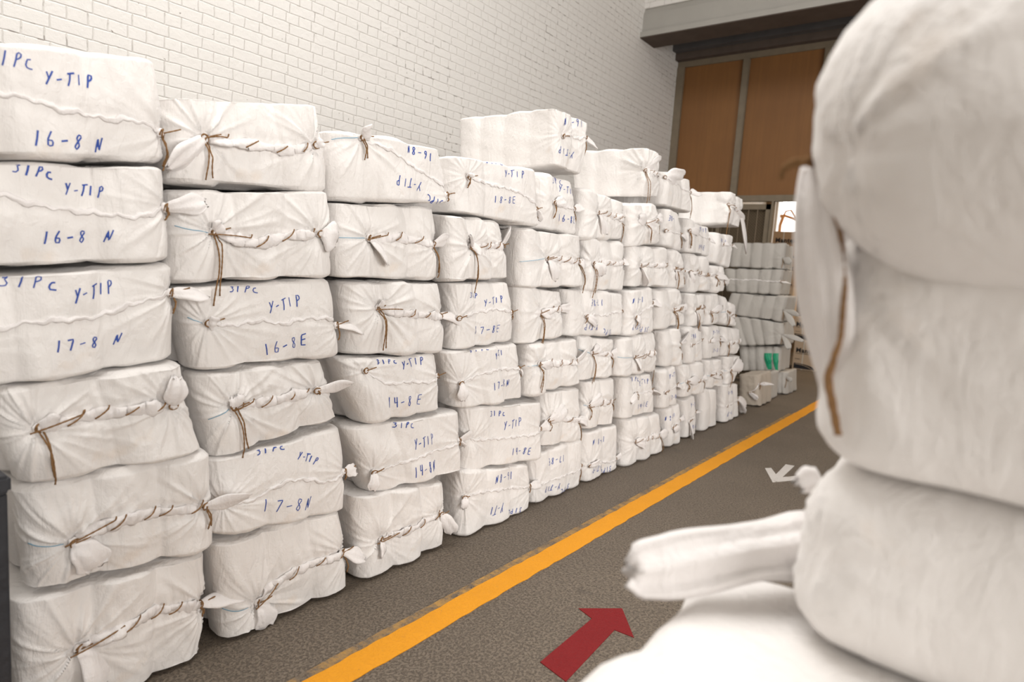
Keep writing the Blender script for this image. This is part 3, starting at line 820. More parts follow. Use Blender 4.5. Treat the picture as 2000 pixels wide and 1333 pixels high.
        if hang:
            for q in range(2):
                l = hang * (1 if q == 0 else rng.uniform(.75, .95)); m = max(4, int(l / .012)); f = np.linspace(0, 1, m)
                zs = k[1] - l * f; xs = k[0] + (.006 if q else -.004) + .006 * np.sin(f * 5 + q) + rng.uniform(-.015, .015) * f
                cc, n2 = B.pts(xs, zs, 0); n3 = n[None] * .5 + n2 * .5
                mx = np.maximum.accumulate(cc @ B.out) if abs(n @ B.out) > .4 else cc @ B.out
                cc = cc + np.outer(mx - cc @ B.out, B.out) * .85 + n2 * .0 + np.outer(.009 + .012 * np.sin(f * 3.14), n)
                cc[0] = c + n * .018
                hb = MB(); twine(hb, cc, tr * 1.1, rng); part(hb, 'hanging_twine', 'twine', kb)
        if bow:
            for sgn in (1, -1):
                th = np.linspace(0, 2 * math.pi, 16); 
                twine(wb, c + n * .02 + np.outer((1 - np.cos(th)) * .017, e_u * sgn * (.9 if sgn > 0 else .6) + np.array([0, 0, .25])) + np.outer(np.sin(th) * .012, [0, 0, 1.0]), tr, rng)
        part(wb, 'tie_twine', 'twine', kb)
    if kind in 'TL':
        dl = spec.get('tl'); dr = spec.get('tr')
        if dl is None: dl = [(rng.choice([-50, -30, 15, -70]), rng.uniform(.07, .13), rng.uniform(.018, .03))] if (kind == 'T' or rng.rand() < .4) else []
        if dr is None: dr = [(rng.uniform(-25, 20), rng.uniform(.09, .16), rng.uniform(.018, .03))] if rng.rand() < .8 else []
        hl = spec.get('hl', rng.uniform(.1, .22) if (kind == 'T' and rng.rand() < .55) else 0); hr = spec.get('hr', rng.uniform(.05, .15) if rng.rand() < .45 else 0)
        if not spec.get('noL'): do_knot(kl, dl, hl, spec.get('bow', False), False)
        do_knot((kr[0] + .01, kr[1]), dr, hr, False, False)
        if spec.get('blue', kind == 'T' and rng.rand() < .45):
            xs = np.linspace(-L / 2 - .03, kl[0] - .02, 14); zs = np.linspace(kl[1] + rng.uniform(-.03, .03), kl[1], 14)
            cc, n2 = B.pts(xs, zs, .002); bb2 = MB(); bb2.tube(cc, .0011, 5); part(bb2, 'blue_thread', 'thread')
    # writing
    ib = MB()
    txt = spec.get('tx')
    wd = .0045 if not tiny else .0048
    if txt:
        for t_, a, b_, hp in txt:
            pa = loc(a); pb = loc(b_)
            dpx = math.hypot(b_[0] - a[0], b_[1] - a[1]); 
            up = loc(((a[0] + b_[0]) / 2, (a[1] + b_[1]) / 2 - hp)); mid = ((pa[0] + pb[0]) / 2, (pa[1] + pb[1]) / 2)
            h = math.hypot(up[0] - mid[0], up[1] - mid[1])
            ib = MB(); write(B, ib, t_, pa, pb, h, rng, wd)
            part(ib, 'marker_writing', 'ink', smooth=False)
    elif kind == 'L':
        up = rng.rand() < .6; s_ = 1 if up else -1
        day = rng.choice(['16-8 N', '17-8 N', '17-8E', '14-8E', '16-8E'])
        hh = .042
        A = [('31PC', -.22, .36), ('Y-TIP', .02, .24), (day, -.05, -.32)][1 if tiny else 0:]
        if tiny and rng.rand() < .5: A = A[1:]
        for t_, u0, w0 in A:
            ln = .034 * len(t_)
            ib = MB(); write(B, ib, t_, (s_ * u0 * L, s_ * w0 * H), (s_ * (u0 * L + ln), s_ * w0 * H + rng.uniform(-.01, .01)), hh, rng, wd)
            part(ib, 'marker_writing', 'ink', smooth=False)
    return root, B, part

# ---- bales of the long stack: one row per bale --------------------------------------------------
S = []
def add(col, row, kind, q, feat, **k):
    k.update(col=col, row=row, kind=kind, q=q, feat=feat); S.append(k)
# stack 1 (left edge)
add(1, 0, 'L', [(-260, 28), (318, 106), (340, 316), (-300, 318)], 'marked 16-8 N', off=.035, sm=[(-200, 150), (0, 182), (60, 192), (110, 213), (170, 222), (215, 232), (265, 232), (330, 256)], noL=True, kr=(333, 258), tr=[], hr=.12, tx=[('31PC', (-22, 122), (68, 138), 30), ('Y-TIP', (88, 165), (192, 172), 26), ('16-8 N', (64, 285), (216, 298), 30)], kl=(-250, 140))
add(1, 1, 'L', [(-290, 318), (336, 322), (347, 512), (-300, 545)], 'marked 16-8 N', off=.03, sm=[(-240, 345), (0, 376), (60, 396), (120, 408), (190, 416), (270, 426), (340, 405)], noL=True, kr=(340, 405), tr=[(14, .12, .022)], hr=.04, tx=[('31PC', (34, 336), (115, 352), 22), ('Y-TIP', (135, 380), (212, 388), 24), ('16-8 N', (88, 476), (230, 474), 24)], kl=(-270, 340))
add(1, 2, 'L', [(-290, 540), (346, 516), (352, 706), (-300, 810)], 'marked 17-8 N', off=.03, sm=[(-240, 680), (0, 648), (50, 632), (110, 626), (180, 622), (210, 616), (250, 598), (345, 573)], noL=True, kr=(347, 573), tr=[(-6, .11, .02)], hr=.07, tx=[('31PC', (8, 562), (118, 566), 24), ('Y-TIP', (146, 592), (232, 572), 27), ('17-8 N', (106, 690), (246, 672), 22)], kl=(-270, 690))
add(1, 3, 'T', [(-18, 768), (362, 706), (416, 882), (45, 962)], 'with long hanging twine', off=.045, kl=(70, 845), kr=(336, 794), sm=[(70, 845), (130, 828), (200, 812), (270, 800), (336, 794)], tl=[(20, .045, .02)], hl=.19, tr=[(88, .11, .03)], hr=0, st=5)
add(1, 4, 'T', [(45, 968), (412, 884), (424, 1074), (72, 1176)], 'with two gathered cloth ends', off=.035, kl=(147, 1066), kr=(402, 990), sm=[(147, 1066), (190, 1040), (240, 1018), (300, 1004), (350, 998), (402, 990)], tl=[(-55, .10, .034)], hl=0, tr=[(4, .15, .024)], hr=.08, st=5)
add(1, 5, 'T', [(36, 1180), (422, 1080), (414, 1275), (40, 1450)], 'with bumpy top', off=.03, ground=1, kl=(155, 1276), kr=(420, 1186), sm=[(155, 1276), (220, 1240), (290, 1205), (350, 1190), (420, 1186)], tl=[(-62, .14, .036)], hl=0, tr=[(-2, .16, .024)], hr=.05, st=5)
# stack 2
add(2, 0, 'T', [(326, 177), (634, 196), (662, 374), (338, 350)], 'with cloth end drooping left', kl=(405, 270), kr=(623, 284), sm=[(405, 270), (450, 278), (520, 285), (570, 294), (623, 284)], tl=[(212, .15, .026)], hl=.15, tr=[(30, .03, .012)], hr=0, st=4, off=.01)
add(2, 1, 'T', [(346, 373), (655, 373), (668, 543), (352, 556)], 'with round knots at both ends', kl=(424, 455), kr=(626, 458), sm=[(424, 455), (480, 470), (510, 478), (560, 462), (626, 458)], tl=[(60, .035, .024)], hl=.27, tr=[(-15, .07, .04)], hr=0, st=4, blue=True, off=.015)
add(2, 2, 'L', [(358, 562), (655, 546), (686, 693), (380, 727)], 'marked 16-8 E', kl=(405, 632), kr=(684, 637), sm=[(405, 632), (460, 638), (520, 625), (550, 636), (600, 622), (650, 622), (686, 640)], tl=[(0, .02, .018)], hl=0, tr=[(-14, .13, .014)], hr=.06, blue=True, tx=[('31PC', (455, 571), (512, 574), 15), ('Y-TIP', (530, 612), (594, 597), 22), ('16-8E', (524, 697), (608, 672), 22)])
add(2, 3, 'T', [(380, 738), (642, 708), (677, 818), (432, 905)], 'with a twine bow', kl=(462, 800), kr=(626, 766), sm=[(462, 800), (520, 790), (570, 778), (626, 766)], tl=[(95, .05, .018)], hl=.2, bow=True, tr=[(10, .17, .020)], hr=.02, st=4, blue=True, off=.01)
add(2, 4, 'L', [(418, 905), (682, 836), (690, 1000), (428, 1050)], 'marked 17-8 N', noL=True, kl=(430, 990), kr=(686, 925), sm=[(430, 990), (500, 978), (560, 940), (600, 938), (640, 945), (688, 925)], tr=[(0, .05, .02)], hr=.03, tx=[('31PC', (508, 892), (562, 878), 14), ('Y-TIP', (584, 898), (624, 912), 16), ('17-8N', (516, 1003), (614, 996), 24)], off=.01)
add(2, 5, 'T', [(426, 1070), (682, 998), (697, 1160), (442, 1262)], 'with crumpled end pointing down', ground=1, kl=(508, 1186), kr=(688, 1080), sm=[(508, 1186), (540, 1150), (580, 1120), (630, 1100), (688, 1080)], tl=[(-72, .10, .034)], hl=0, tr=[(-22, .12, .024)], hr=.1, st=4, blue=True, off=.01)
# stack 3
add(3, 0, 'L', [(648, 243), (868, 288), (912, 402), (652, 388)], 'tilted, with upside down writing', kl=(712, 262), kr=(911, 384), sm=[(712, 262), (760, 292), (800, 320), (850, 350), (911, 384)], tl=[(60, .05, .03)], hl=.09, tr=[], hr=.04, blue=True, tx=[('31PC', (866, 392), (834, 378), -18), ('Y-TIP', (824, 356), (768, 340), -20), ('16-8N', (844, 300), (795, 280), -16)], off=.0)
add(3, 1, 'T', [(648, 392), (862, 405), (873, 547), (665, 546)], 'with flattened end below left knot', kl=(727, 466), kr=(866, 480), sm=[(727, 466), (790, 465), (866, 480)], tl=[(-48, .13, .026)], hl=0, tr=[(28, .10, .022)], hr=.16, st=4, blue=True)
add(3, 2, 'T', [(668, 553), (874, 550), (892, 690), (690, 697)], 'with long twine under left knot', kl=(746, 604), kr=(886, 620), sm=[(746, 604), (810, 615), (886, 620)], tl=[(70, .035, .02)], hl=.2, tr=[(-8, .2, .024)], hr=0, st=4)
add(3, 3, 'L', [(672, 706), (865, 693), (876, 802), (718, 832)], 'marked 14-8 E', kl=(712, 726), kr=(873, 738), sm=[(712, 726), (760, 752), (810, 746), (840, 750), (873, 738)], tl=[], hl=0, tr=[], hr=0, tx=[('31PC', (745, 714), (780, 710), 8), ('Y-TIP', (790, 722), (836, 712), 15), ('14-8 E', (764, 800), (832, 790), 20)])
add(3, 4, 'L', [(692, 838), (905, 802), (918, 925), (738, 974)], 'marked 14-8 N', kl=(736, 926), kr=(916, 862), sm=[(736, 926), (780, 910), (850, 885), (918, 862)], tl=[(-100, .07, .018)], hl=0, tr=[(20, .10, .02), (-60, .04, .018)], hr=.03, tx=[('31PC', (776, 838), (812, 836), 13), ('Y-TIP', (814, 880), (855, 868), 20), ('14-8N', (812, 934), (860, 920), 20)])
add(3, 5, 'T', [(700, 966), (880, 938), (884, 1045), (712, 1128)], 'leaning forward', ground=1, kl=(746, 1058), kr=(868, 1005), sm=[(746, 1058), (800, 1035), (868, 1005)], tl=[(-95, .07, .028)], hl=0, tr=[(-48, .13, .026)], hr=0, st=4)
# stack 4
add(4, 0, 'L', [(1088, 205), (1163, 238), (1146, 345), (1088, 325)], 'raised, with broad bare end', kl=(1103, 266), kr=(1162, 270), depth=.8, tl=[], tr=[(-10, .13, .02)], hr=.12, hl=0, tx=[('16-8 N', (1147, 232), (1102, 228), -16), ('Y-TIP', (1128, 296), (1092, 284), -14)], R=.05)
add(4, 1, 'L', [(868, 293), (1052, 329), (1068, 440), (888, 408)], 'marked 18-8 E', kl=(914, 345), kr=(1065, 412), sm=[(914, 345), (925, 350), (960, 360), (1010, 372), (1065, 410)], tl=[(85, .02, .016)], hl=.06, tr=[(-80, .06, .02)], hr=.05, tx=[('31PC', (956, 318), (988, 322), 12), ('Y-TIP', (990, 345), (1026, 348), 14), ('18-8E', (968, 396), (1014, 398), 13)])
add(4, 2, 'T', [(870, 424), (990, 440), (1016, 546), (876, 550)], 'with one cloth end up', kl=(926, 482), kr=(1000, 482), tl=[(-10, .06, .026), (120, .07, .022)], hl=.26, tr=[(70, .12, .024)], hr=0)
add(4, 3, 'L', [(882, 553), (1010, 552), (1025, 664), (892, 686)], 'marked 17-8 E', kl=(900, 622), kr=(1022, 612), sm=[(900, 620), (935, 612), (970, 604), (1022, 612)], tl=[], hl=0, tr=[], hr=.04, tx=[('31P', (922, 582), (942, 584), 10), ('Y-TIP', (952, 600), (990, 590), 13), ('17-8E', (932, 654), (986, 650), 14)])
add(4, 4, 'L', [(872, 690), (1020, 673), (1041, 780), (902, 801)], 'marked 17-8 N', kl=(903, 750), kr=(1040, 722), sm=[(905, 745), (935, 733), (970, 722), (1035, 722)], tl=[(-85, .08, .02)], hl=0, tr=[(-60, .05, .018)], hr=.05, tx=[('31PC', (924, 690), (956, 682), 8), ('Y-TI', (968, 702), (990, 696), 12), ('17-8N', (962, 762), (1002, 755), 14)])
add(4, 5, 'L', [(912, 802), (1060, 786), (1079, 888), (916, 921)], 'marked 14-8 E', kl=(925, 862), kr=(1077, 838), sm=[(925, 858), (980, 858), (1040, 850), (1077, 838)], noL=True, tr=[(20, .09, .022)], hr=0, tx=[('31PC', (965, 816), (990, 812), 10), ('Y-TIP', (988, 842), (1024, 832), 16), ('14-8E', (1000, 889), (1036, 887), 13)])
add(4, 6, 'L', [(905, 926), (1042, 910), (1042, 1000), (902, 1036)], 'with upside down writing', ground=1, kl=(907, 976), kr=(1041, 952), sm=[(907, 976), (930, 964), (980, 956), (1041, 951)], tl=[(-95, .05, .016)], hl=0, tr=[(8, .11, .02)], hr=.05, tx=[('16-8N', (1005, 922), (964, 930), -15), ('Y-TI', (981, 982), (956, 990), -18), ('31PC', (1020, 992), (990, 998), -9)])
# stack 5
add(5, 0, 'L', [(1060, 333), (1126, 352), (1142, 456), (1063, 443)], 'narrow and creased', kl=(1087, 396), kr=(1140, 412), tl=[(20, .1, .024)], hl=.1)
add(5, 1, 'T', [(1016, 447), (1136, 462), (1152, 560), (1022, 562)], 'with star creases around knot', kl=(1074, 506), kr=(1143, 513), tl=[(-52, .14, .026)], hl=0, hr=.22, tr=[(-15, .08, .022)])
add(5, 2, 'T', [(1018, 562), (1108, 570), (1113, 655), (1022, 676)], 'with two cloth ends crossing', kl=(1064, 612), kr=(1110, 604), tl=[(-5, .10, .022), (175, .1, .02)], hl=.24)
add(5, 3, 'T', [(1030, 672), (1130, 656), (1147, 750), (1035, 778)], 'with seam and dark twine', kl=(1052, 712), kr=(1135, 708), tl=[(-8, .12, .018)], hl=.18, tr=[(35, .13, .026)])
add(5, 4, 'T', [(1052, 769), (1140, 757), (1150, 852), (1062, 872)], 'with big puffed cloth end', kl=(1076, 823), kr=(1146, 820), tl=[(28, .19, .036), (10, .1, .02)], hl=.07, tr=[(-12, .12, .024)], hr=.26)
add(5, 5, 'L', [(1045, 898), (1143, 863), (1143, 965), (1046, 985)], 'with faint blue writing', ground=1, kl=(1050, 955), kr=(1146, 910), noL=True)
# stack 6
add(6, 0, 'T', [(1264, 284), (1293, 298), (1296, 390), (1264, 385)], 'with a broad creased end', kl=(1265, 331), kr=(1294, 345), tl=[(35, .26, .034)], hl=.26, tr=[], hr=0, depth=.66, R=.04, pleat=1.5, blue=False)
add(6, 1, 'T', [(1140, 364), (1228, 393), (1237, 466), (1142, 463)], 'with loose end below star creases', kl=(1172, 416), kr=(1231, 428), tl=[(-52, .15, .028)], hl=0, hr=.2)
add(6, 2, 'T', [(1140, 467), (1225, 480), (1235, 566), (1148, 566)], 'with twine along its seam', kl=(1160, 515), kr=(1226, 515), tl=[(-30, .12, .03)], hl=.24)
add(6, 3, 'L', [(1112, 569), (1222, 577), (1227, 655), (1116, 660)], 'with three soft bulges', kl=(1148, 618), kr=(1226, 610), tl=[(-15, .12, .022)], hl=.05)
add(6, 4, 'T', [(1132, 662), (1203, 668), (1207, 738), (1138, 755)], 'with a short twisted seam', kl=(1165, 692), kr=(1203, 694), tl=[(40, .1, .026)], hl=.24)
add(6, 5, 'T', [(1142, 743), (1208, 735), (1217, 825), (1146, 840)], 'with cloth end over seam', kl=(1155, 795), kr=(1212, 785), tl=[(28, .16, .03)], hl=.1)
add(6, 6, 'L', [(1140, 850), (1211, 832), (1223, 925), (1145, 948)], 'with twine across its corner', ground=1, kl=(1152, 910), kr=(1220, 895))
# stack 7
add(7, 0, 'L', [(1297, 330), (1354, 350), (1356, 418), (1300, 402)], 'with large cloth end standing out', kl=(1300, 344), kr=(1355, 378), tl=[(12, .30, .05)], hl=0, tr=[(10, .2, .03)], hr=.22, tx=[(' ', (1310, 400), (1330, 402), 5)], depth=.7)
add(7, 1, 'T', [(1232, 393), (1286, 398), (1302, 470), (1238, 481)], 'with cloth ends crossing', kl=(1268, 435), kr=(1296, 430), tl=[(-15, .14, .028), (160, .15, .03)], hl=.16)
add(7, 2, 'T', [(1230, 481), (1306, 490), (1316, 560), (1238, 563)], 'with cloth end pointing down', kl=(1258, 520), kr=(1310, 518), tl=[(-60, .15, .028)], hl=0)
add(7, 3, 'L', [(1228, 569), (1280, 562), (1285, 645), (1230, 655)], 'with blue writing', kl=(1243, 620), kr=(1284, 592), tl=[(-30, .07, .02)], hl=.08)
add(7, 4, 'T', [(1206, 663), (1288, 648), (1296, 725), (1210, 738)], 'with twine from right knot', kl=(1244, 698), kr=(1291, 688), tl=[(-50, .12, .028)], hl=0, hr=.3)
add(7, 5, 'L', [(1212, 742), (1280, 730), (1287, 806), (1220, 822)], 'with writing and long cloth end', kl=(1248, 770), kr=(1286, 765), tl=[(-160, .12, .02)], hl=.06)
add(7, 6, 'T', [(1214, 826), (1294, 808), (1305, 886), (1224, 908)], 'with two plump cloth ends', ground=1, kl=(1243, 864), kr=(1303, 848), tl=[(-8, .15, .03)], hl=0, hr=.2, tr=[(0, .16, .03)])
# stack 8
add(8, 0, 'L', [(1300, 404), (1333, 415), (1342, 490), (1302, 478)], 'narrow', kl=(1304, 450))
add(8, 1, 'T', [(1308, 486), (1340, 495), (1352, 562), (1318, 560)], 'with dark twine')
add(8, 2, 'T', [(1284, 570), (1332, 568), (1345, 635), (1288, 650)], 'with cloth end pointing right', kl=(1320, 606), tl=[(5, .22, .03)], hl=.3)
add(8, 3, 'T', [(1292, 650), (1330, 640), (1342, 712), (1300, 718)], 'with cloth end curling up', kl=(1334, 674), tl=[(30, .2, .03)])
add(8, 4, 'L', [(1294, 728), (1325, 716), (1334, 789), (1296, 801)], 'with a blue 8')
add(8, 5, 'L', [(1300, 806), (1335, 786), (1340, 850), (1308, 866)], 'with a drooping cloth end', ground=1)
# stack 9
add(9, 0, 'T', [(1432, 372), (1456, 388), (1449, 448), (1425, 440)], 'with broad end, two cloth ends', kl=(1430, 399), kr=(1450, 416), tl=[(-5, .42, .045)], hl=.3, tr=[(-48, .42, .045)], hr=0, depth=.55, R=.05, pleat=1.5, blue=False)
add(9, 1, 'L', [(1345, 424), (1392, 444), (1394, 500), (1348, 492)], 'with blue writing', kl=(1349, 450), kr=(1394, 470), tl=[(10, .2, .03)], hl=.15)
add(9, 2, 'T', [(1347, 500), (1385, 508), (1392, 568), (1354, 572)], 'with crossed cloth ends', kl=(1352, 530), kr=(1385, 538))
add(9, 3, 'T', [(1348, 572), (1385, 575), (1384, 632), (1352, 640)], 'with a flat cloth end', tl=[(-60, .2, .03)])
add(9, 4, 'L', [(1336, 642), (1375, 638), (1379, 700), (1345, 708)], 'with cloth end to the left')
add(9, 5, 'T', [(1332, 718), (1374, 712), (1386, 766), (1337, 780)], 'with a wide cloth end', tl=[(5, .26, .035)], hl=.1)
add(9, 6, 'L', [(1340, 784), (1366, 772), (1373, 832), (1346, 844)], 'with a dangling cloth end', ground=1, tl=[(-70, .2, .03)])
# stack 10
add(10, 0, 'L', [(1404, 452), (1437, 460), (1430, 525), (1398, 512)], 'with blue writing', kl=(1415, 478), kr=(1436, 480))
add(10, 1, 'T', [(1393, 518), (1420, 522), (1420, 570), (1397, 572)], 'with cloth ends to the right', kl=(1400, 540), tl=[(5, .3, .04)])
add(10, 2, 'T', [(1386, 574), (1408, 573), (1413, 628), (1387, 634)], 'with a pointed cloth end', tl=[(15, .3, .03)])
add(10, 3, 'L', [(1380, 638), (1412, 636), (1416, 697), (1383, 704)], 'with a blue mark', )
add(10, 4, 'T', [(1378, 706), (1412, 702), (1418, 752), (1388, 760)], 'with cloth end to the right', tl=[(0, .3, .03)])
add(10, 5, 'P', [(1374, 764), (1403, 764), (1409, 828), (1377, 832)], 'plain and shiny', ground=1)
# stack 11
add(11, 0, 'T', [(1414, 574), (1440, 598), (1440, 640), (1416, 636)], 'loosely wrapped', kl=(1424, 610))
add(11, 1, 'T', [(1418, 640), (1450, 645), (1448, 690), (1419, 698)], 'with a hanging cloth end', )
add(11, 2, 'T', [(1420, 698), (1455, 696), (1440, 742), (1421, 748)], 'with a puffed cloth end', tl=[(20, .35, .06)])
add(11, 3, 'L', [(1411, 758), (1444, 756), (1446, 812), (1413, 822)], 'with long cloth ends', ground=1, tr=[(-10, .35, .05), (-30, .3, .04)])

colname = {1: 'first', 2: 'second', 3: 'third', 4: 'fourth', 5: 'fifth', 6: 'sixth', 7: 'seventh', 8: 'eighth', 9: 'ninth', 10: 'tenth', 11: 'eleventh'}
nrow = {}
for s_ in S: nrow[s_['col']] = max(nrow.get(s_['col'], 0), s_['row'])
def corners_of(s_):
    X = s_['X']; f = (lambda q: onX(*q, X)) if s_.get('axis', 'X') == 'X' else (lambda q: onY(*q, X))
    cs = [f(q) for q in s_['q']]
    if s_['col'] == 1 and s_['row'] < 3:     # left ends lie outside the frame
        y0, y1 = ((76, 306), (308, 529), (531, 766))[s_['row']]
        for i, j, yy in ((0, 1, y0), (3, 2, y1)):
            p = onX(0, yy, X); t = .66 / (cs[j][1] - p[1]); cs[i][1] = cs[j][1] - .66; cs[i][2] = cs[j][2] + (p[2] - cs[j][2]) * t
    if s_.get('ground'):
        for i in (2, 3): cs[i][2] = .006
    return cs
def settle(specs, al):
    """let stacked bales rest on each other and neighbours meet without cutting into one another"""
    for it in range(14):
        for a in range(len(specs)):
            for b_ in range(len(specs)):
                if a == b_: continue
                A, Bq = specs[a]['cs'], specs[b_]['cs']
                if abs(specs[a]['X'] - specs[b_]['X']) > .4: continue
                zA0, zA1 = (A[2][2] + A[3][2]) / 2, (A[0][2] + A[1][2]) / 2; zB0, zB1 = (Bq[2][2] + Bq[3][2]) / 2, (Bq[0][2] + Bq[1][2]) / 2
                yA0, yA1 = min(A[0][al], A[3][al]), max(A[1][al], A[2][al]); yB0, yB1 = min(Bq[0][al], Bq[3][al]), max(Bq[1][al], Bq[2][al])
                ov = min(yA1, yB1) - max(yA0, yB0); oz = min(zA1, zB1) - max(zA0, zB0)
                if ov < .02 or oz < -.09: continue
                hz = min(zA1 - zA0, zB1 - zB0); wy = min(yA1 - yA0, yB1 - yB0)
                if oz < .42 * hz and ov > .25 * wy and zA0 > zB0:       # A sits on B
                    ym = (min(yA1, yB1) + max(yA0, yB0)) / 2
                    def zat(C, i, j): t = (ym - C[i][al]) / (C[j][al] - C[i][al] + 1e-9); t = min(1.1, max(-.1, t)); return C[i][2] * (1 - t) + C[j][2] * t
                    ga = zat(A, 3, 2) - zat(Bq, 0, 1)
                    if ga < -.002:
                        for i in (2, 3): A[i][2] -= ga * .5
                        for i in (0, 1): Bq[i][2] += ga * .5
                    elif ga > .004 and it > 6 and specs[a]['col'] == specs[b_]['col']:
                        for i in (2, 3): A[i][2] -= ga * .5
                        for i in (0, 1): Bq[i][2] += ga * .5
                elif oz > .42 * hz and (yA0 + yA1) < (yB0 + yB1):        # A left of B
                    m = (min(yA1, yB1) + max(yA0, yB0)) / 2
                    for i in (1, 2): A[i][al] = min(A[i][al], m)
                    for i in (0, 3): Bq[i][al] = max(Bq[i][al], m)
    for k in specs:
        if k.get('ground'):
            for i in (2, 3): k['cs'][i][2] = .006
        C = k['cs']
        for i in (0, 1): C[i][2] -= .004
        for i in (2, 3): C[i][2] += .004 if not k.get('ground') else .0
        for i in (0, 3): C[i][al] += .003
        for i in (1, 2): C[i][al] += .002
        k['w'] = C
for s_ in S:
    c, r = s_['col'], s_['row']
    pos = 'bottom' if r == nrow[c] else ORD[r]
    s_['label'] = 'white bale %s, %s, %s stack from left' % (s_['feat'], pos, colname[c])
    if len(s_['label'].split()) > 16: print('LONG', s_['label'])
    s_['seed'] = c * 31 + r * 7 + 3
    s_['X'] = -2.175 + s_.get('off', 0.0) + (0 if c < 3 else ((s_['seed'] * 37) % 7 - 3) * .006)
    s_['cs'] = corners_of(s_)
    s_['res'] = .0050 if c <= 2 else .0060 if c <= 4 else .009 if c <= 7 else .014
    s_['tiny'] = c >= 8
settle(S, 1)
for s_ in S: make_bale(s_)

# two bales further left, half hidden by the black crate
make_bale(dict(kind='T', w=[(-2.30, -.35, .34), (-2.30, .34, .35), (-2.30, .36, .01), (-2.30, -.35, .01)], X=-2.30, seed=901, res=.012, tl=[], tr=[], hl=0, hr=0, blue=False,
               label='white bale half hidden behind the black crate, resting on the floor', group=GROUP))
make_bale(dict(kind='P', w=[(-2.29, -.35, .66), (-2.29, .33, .67), (-2.29, .36, .36), (-2.29, -.35, .35)], X=-2.29, seed=905, res=.012,
               label='white bale half hidden behind the black crate, upper of the two', group=GROUP))
# end bales whose broad end faces the aisle head-on get cloth ends and twine at the corner

# ---- grey stack at the back, its long sides facing the camera
K = []
def addk(q, feat, **k): k.update(q=q, feat=feat); K.append(k)
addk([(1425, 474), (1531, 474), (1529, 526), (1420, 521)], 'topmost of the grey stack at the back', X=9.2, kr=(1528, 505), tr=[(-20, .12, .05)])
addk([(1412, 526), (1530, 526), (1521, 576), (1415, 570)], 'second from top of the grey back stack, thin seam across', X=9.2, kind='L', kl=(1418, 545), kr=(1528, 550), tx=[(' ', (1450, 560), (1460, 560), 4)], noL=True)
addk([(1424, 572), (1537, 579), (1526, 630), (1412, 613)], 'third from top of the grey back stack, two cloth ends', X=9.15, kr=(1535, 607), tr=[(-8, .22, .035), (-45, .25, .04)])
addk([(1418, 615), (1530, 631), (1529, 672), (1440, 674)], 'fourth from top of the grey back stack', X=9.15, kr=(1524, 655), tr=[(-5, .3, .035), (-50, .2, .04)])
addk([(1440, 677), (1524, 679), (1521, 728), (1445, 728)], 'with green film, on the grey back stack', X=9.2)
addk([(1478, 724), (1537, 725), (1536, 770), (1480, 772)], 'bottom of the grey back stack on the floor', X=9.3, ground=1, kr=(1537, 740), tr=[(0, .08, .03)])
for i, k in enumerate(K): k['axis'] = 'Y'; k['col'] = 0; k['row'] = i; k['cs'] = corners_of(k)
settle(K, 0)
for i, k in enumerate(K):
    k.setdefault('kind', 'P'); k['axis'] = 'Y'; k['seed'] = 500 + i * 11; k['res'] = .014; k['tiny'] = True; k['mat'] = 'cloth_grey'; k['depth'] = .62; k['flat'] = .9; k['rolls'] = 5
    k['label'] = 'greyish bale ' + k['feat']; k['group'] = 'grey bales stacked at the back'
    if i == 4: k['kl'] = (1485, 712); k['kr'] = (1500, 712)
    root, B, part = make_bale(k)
    if k['kind'] == 'P' and 'tr' in k:
        c, n = B.pts([B.L / 2 + .01], [B.inv(onY(*k['kr'], k['X']))[1]], .01); rg = np.random.RandomState(i)
        for an, ln_, wd in k['tr']:
            a = math.radians(an); d = np.array([math.cos(a), -.25, math.sin(a)])
            tb = MB(); tail_mesh(tb, [c[0], c[0] + d * ln_ * .5, c[0] + d * ln_ + [0, 0, -.02]], np.array([0, -1.0, 0]), .012, wd, rg, nseg=10, ring=14); part(tb, 'cloth_end', 'cloth_grey')
        wb = MB(); twine(wb, [c[0], c[0] + [.01, -.02, -.06], c[0] + [.0, -.02, -.13]], .004, rg); part(wb, 'tie_twine', 'twine')
    if i == 4:
        gb = MB()
        for (xa, xb, za, zb) in ((.40, .62, .05, .36), (.70, .98, -.40, .30)):
            us = np.linspace(xa, xb, 12) - .5 if False else np.linspace(xa, xb, 12)
        # crumpled green film patch bulging out of the wrapper
        for (x0_, x1_, z0_, z1_) in ((.12, .30, -.42, .22), (.33, .47, -.46, .22)):
            nu_, nv_ = 12, 12; base = len(gb.v)
            for a_ in range(nu_ + 1):
                for b_ in range(nv_ + 1):
                    u_ = a_ / nu_; v_ = b_ / nv_; ww = .35 + .65 * math.sin(math.pi * min(1, v_ * 1.0) * .5 + .2)
                    xx_ = (x0_ + (x1_ - x0_) * (1 - (1 - u_) * ww)) * B.L; zz_ = (z0_ + (z1_ - z0_) * v_) * B.H
                    c, n = B.pts([xx_], [zz_], .004 + .012 * math.sin(math.pi * u_) * math.sin(math.pi * v_) + .003 * math.cos(u_ * 20 + v_ * 9))
                    gb.v.append(tuple(c[0]))
            for a_ in range(nu_):
                for b_ in range(nv_):
                    p = base + a_ * (nv_ + 1) + b_; gb.f.append([p, p + 1, p + nv_ + 2, p + nv_ + 1])
        part(gb, 'green_film', 'green')
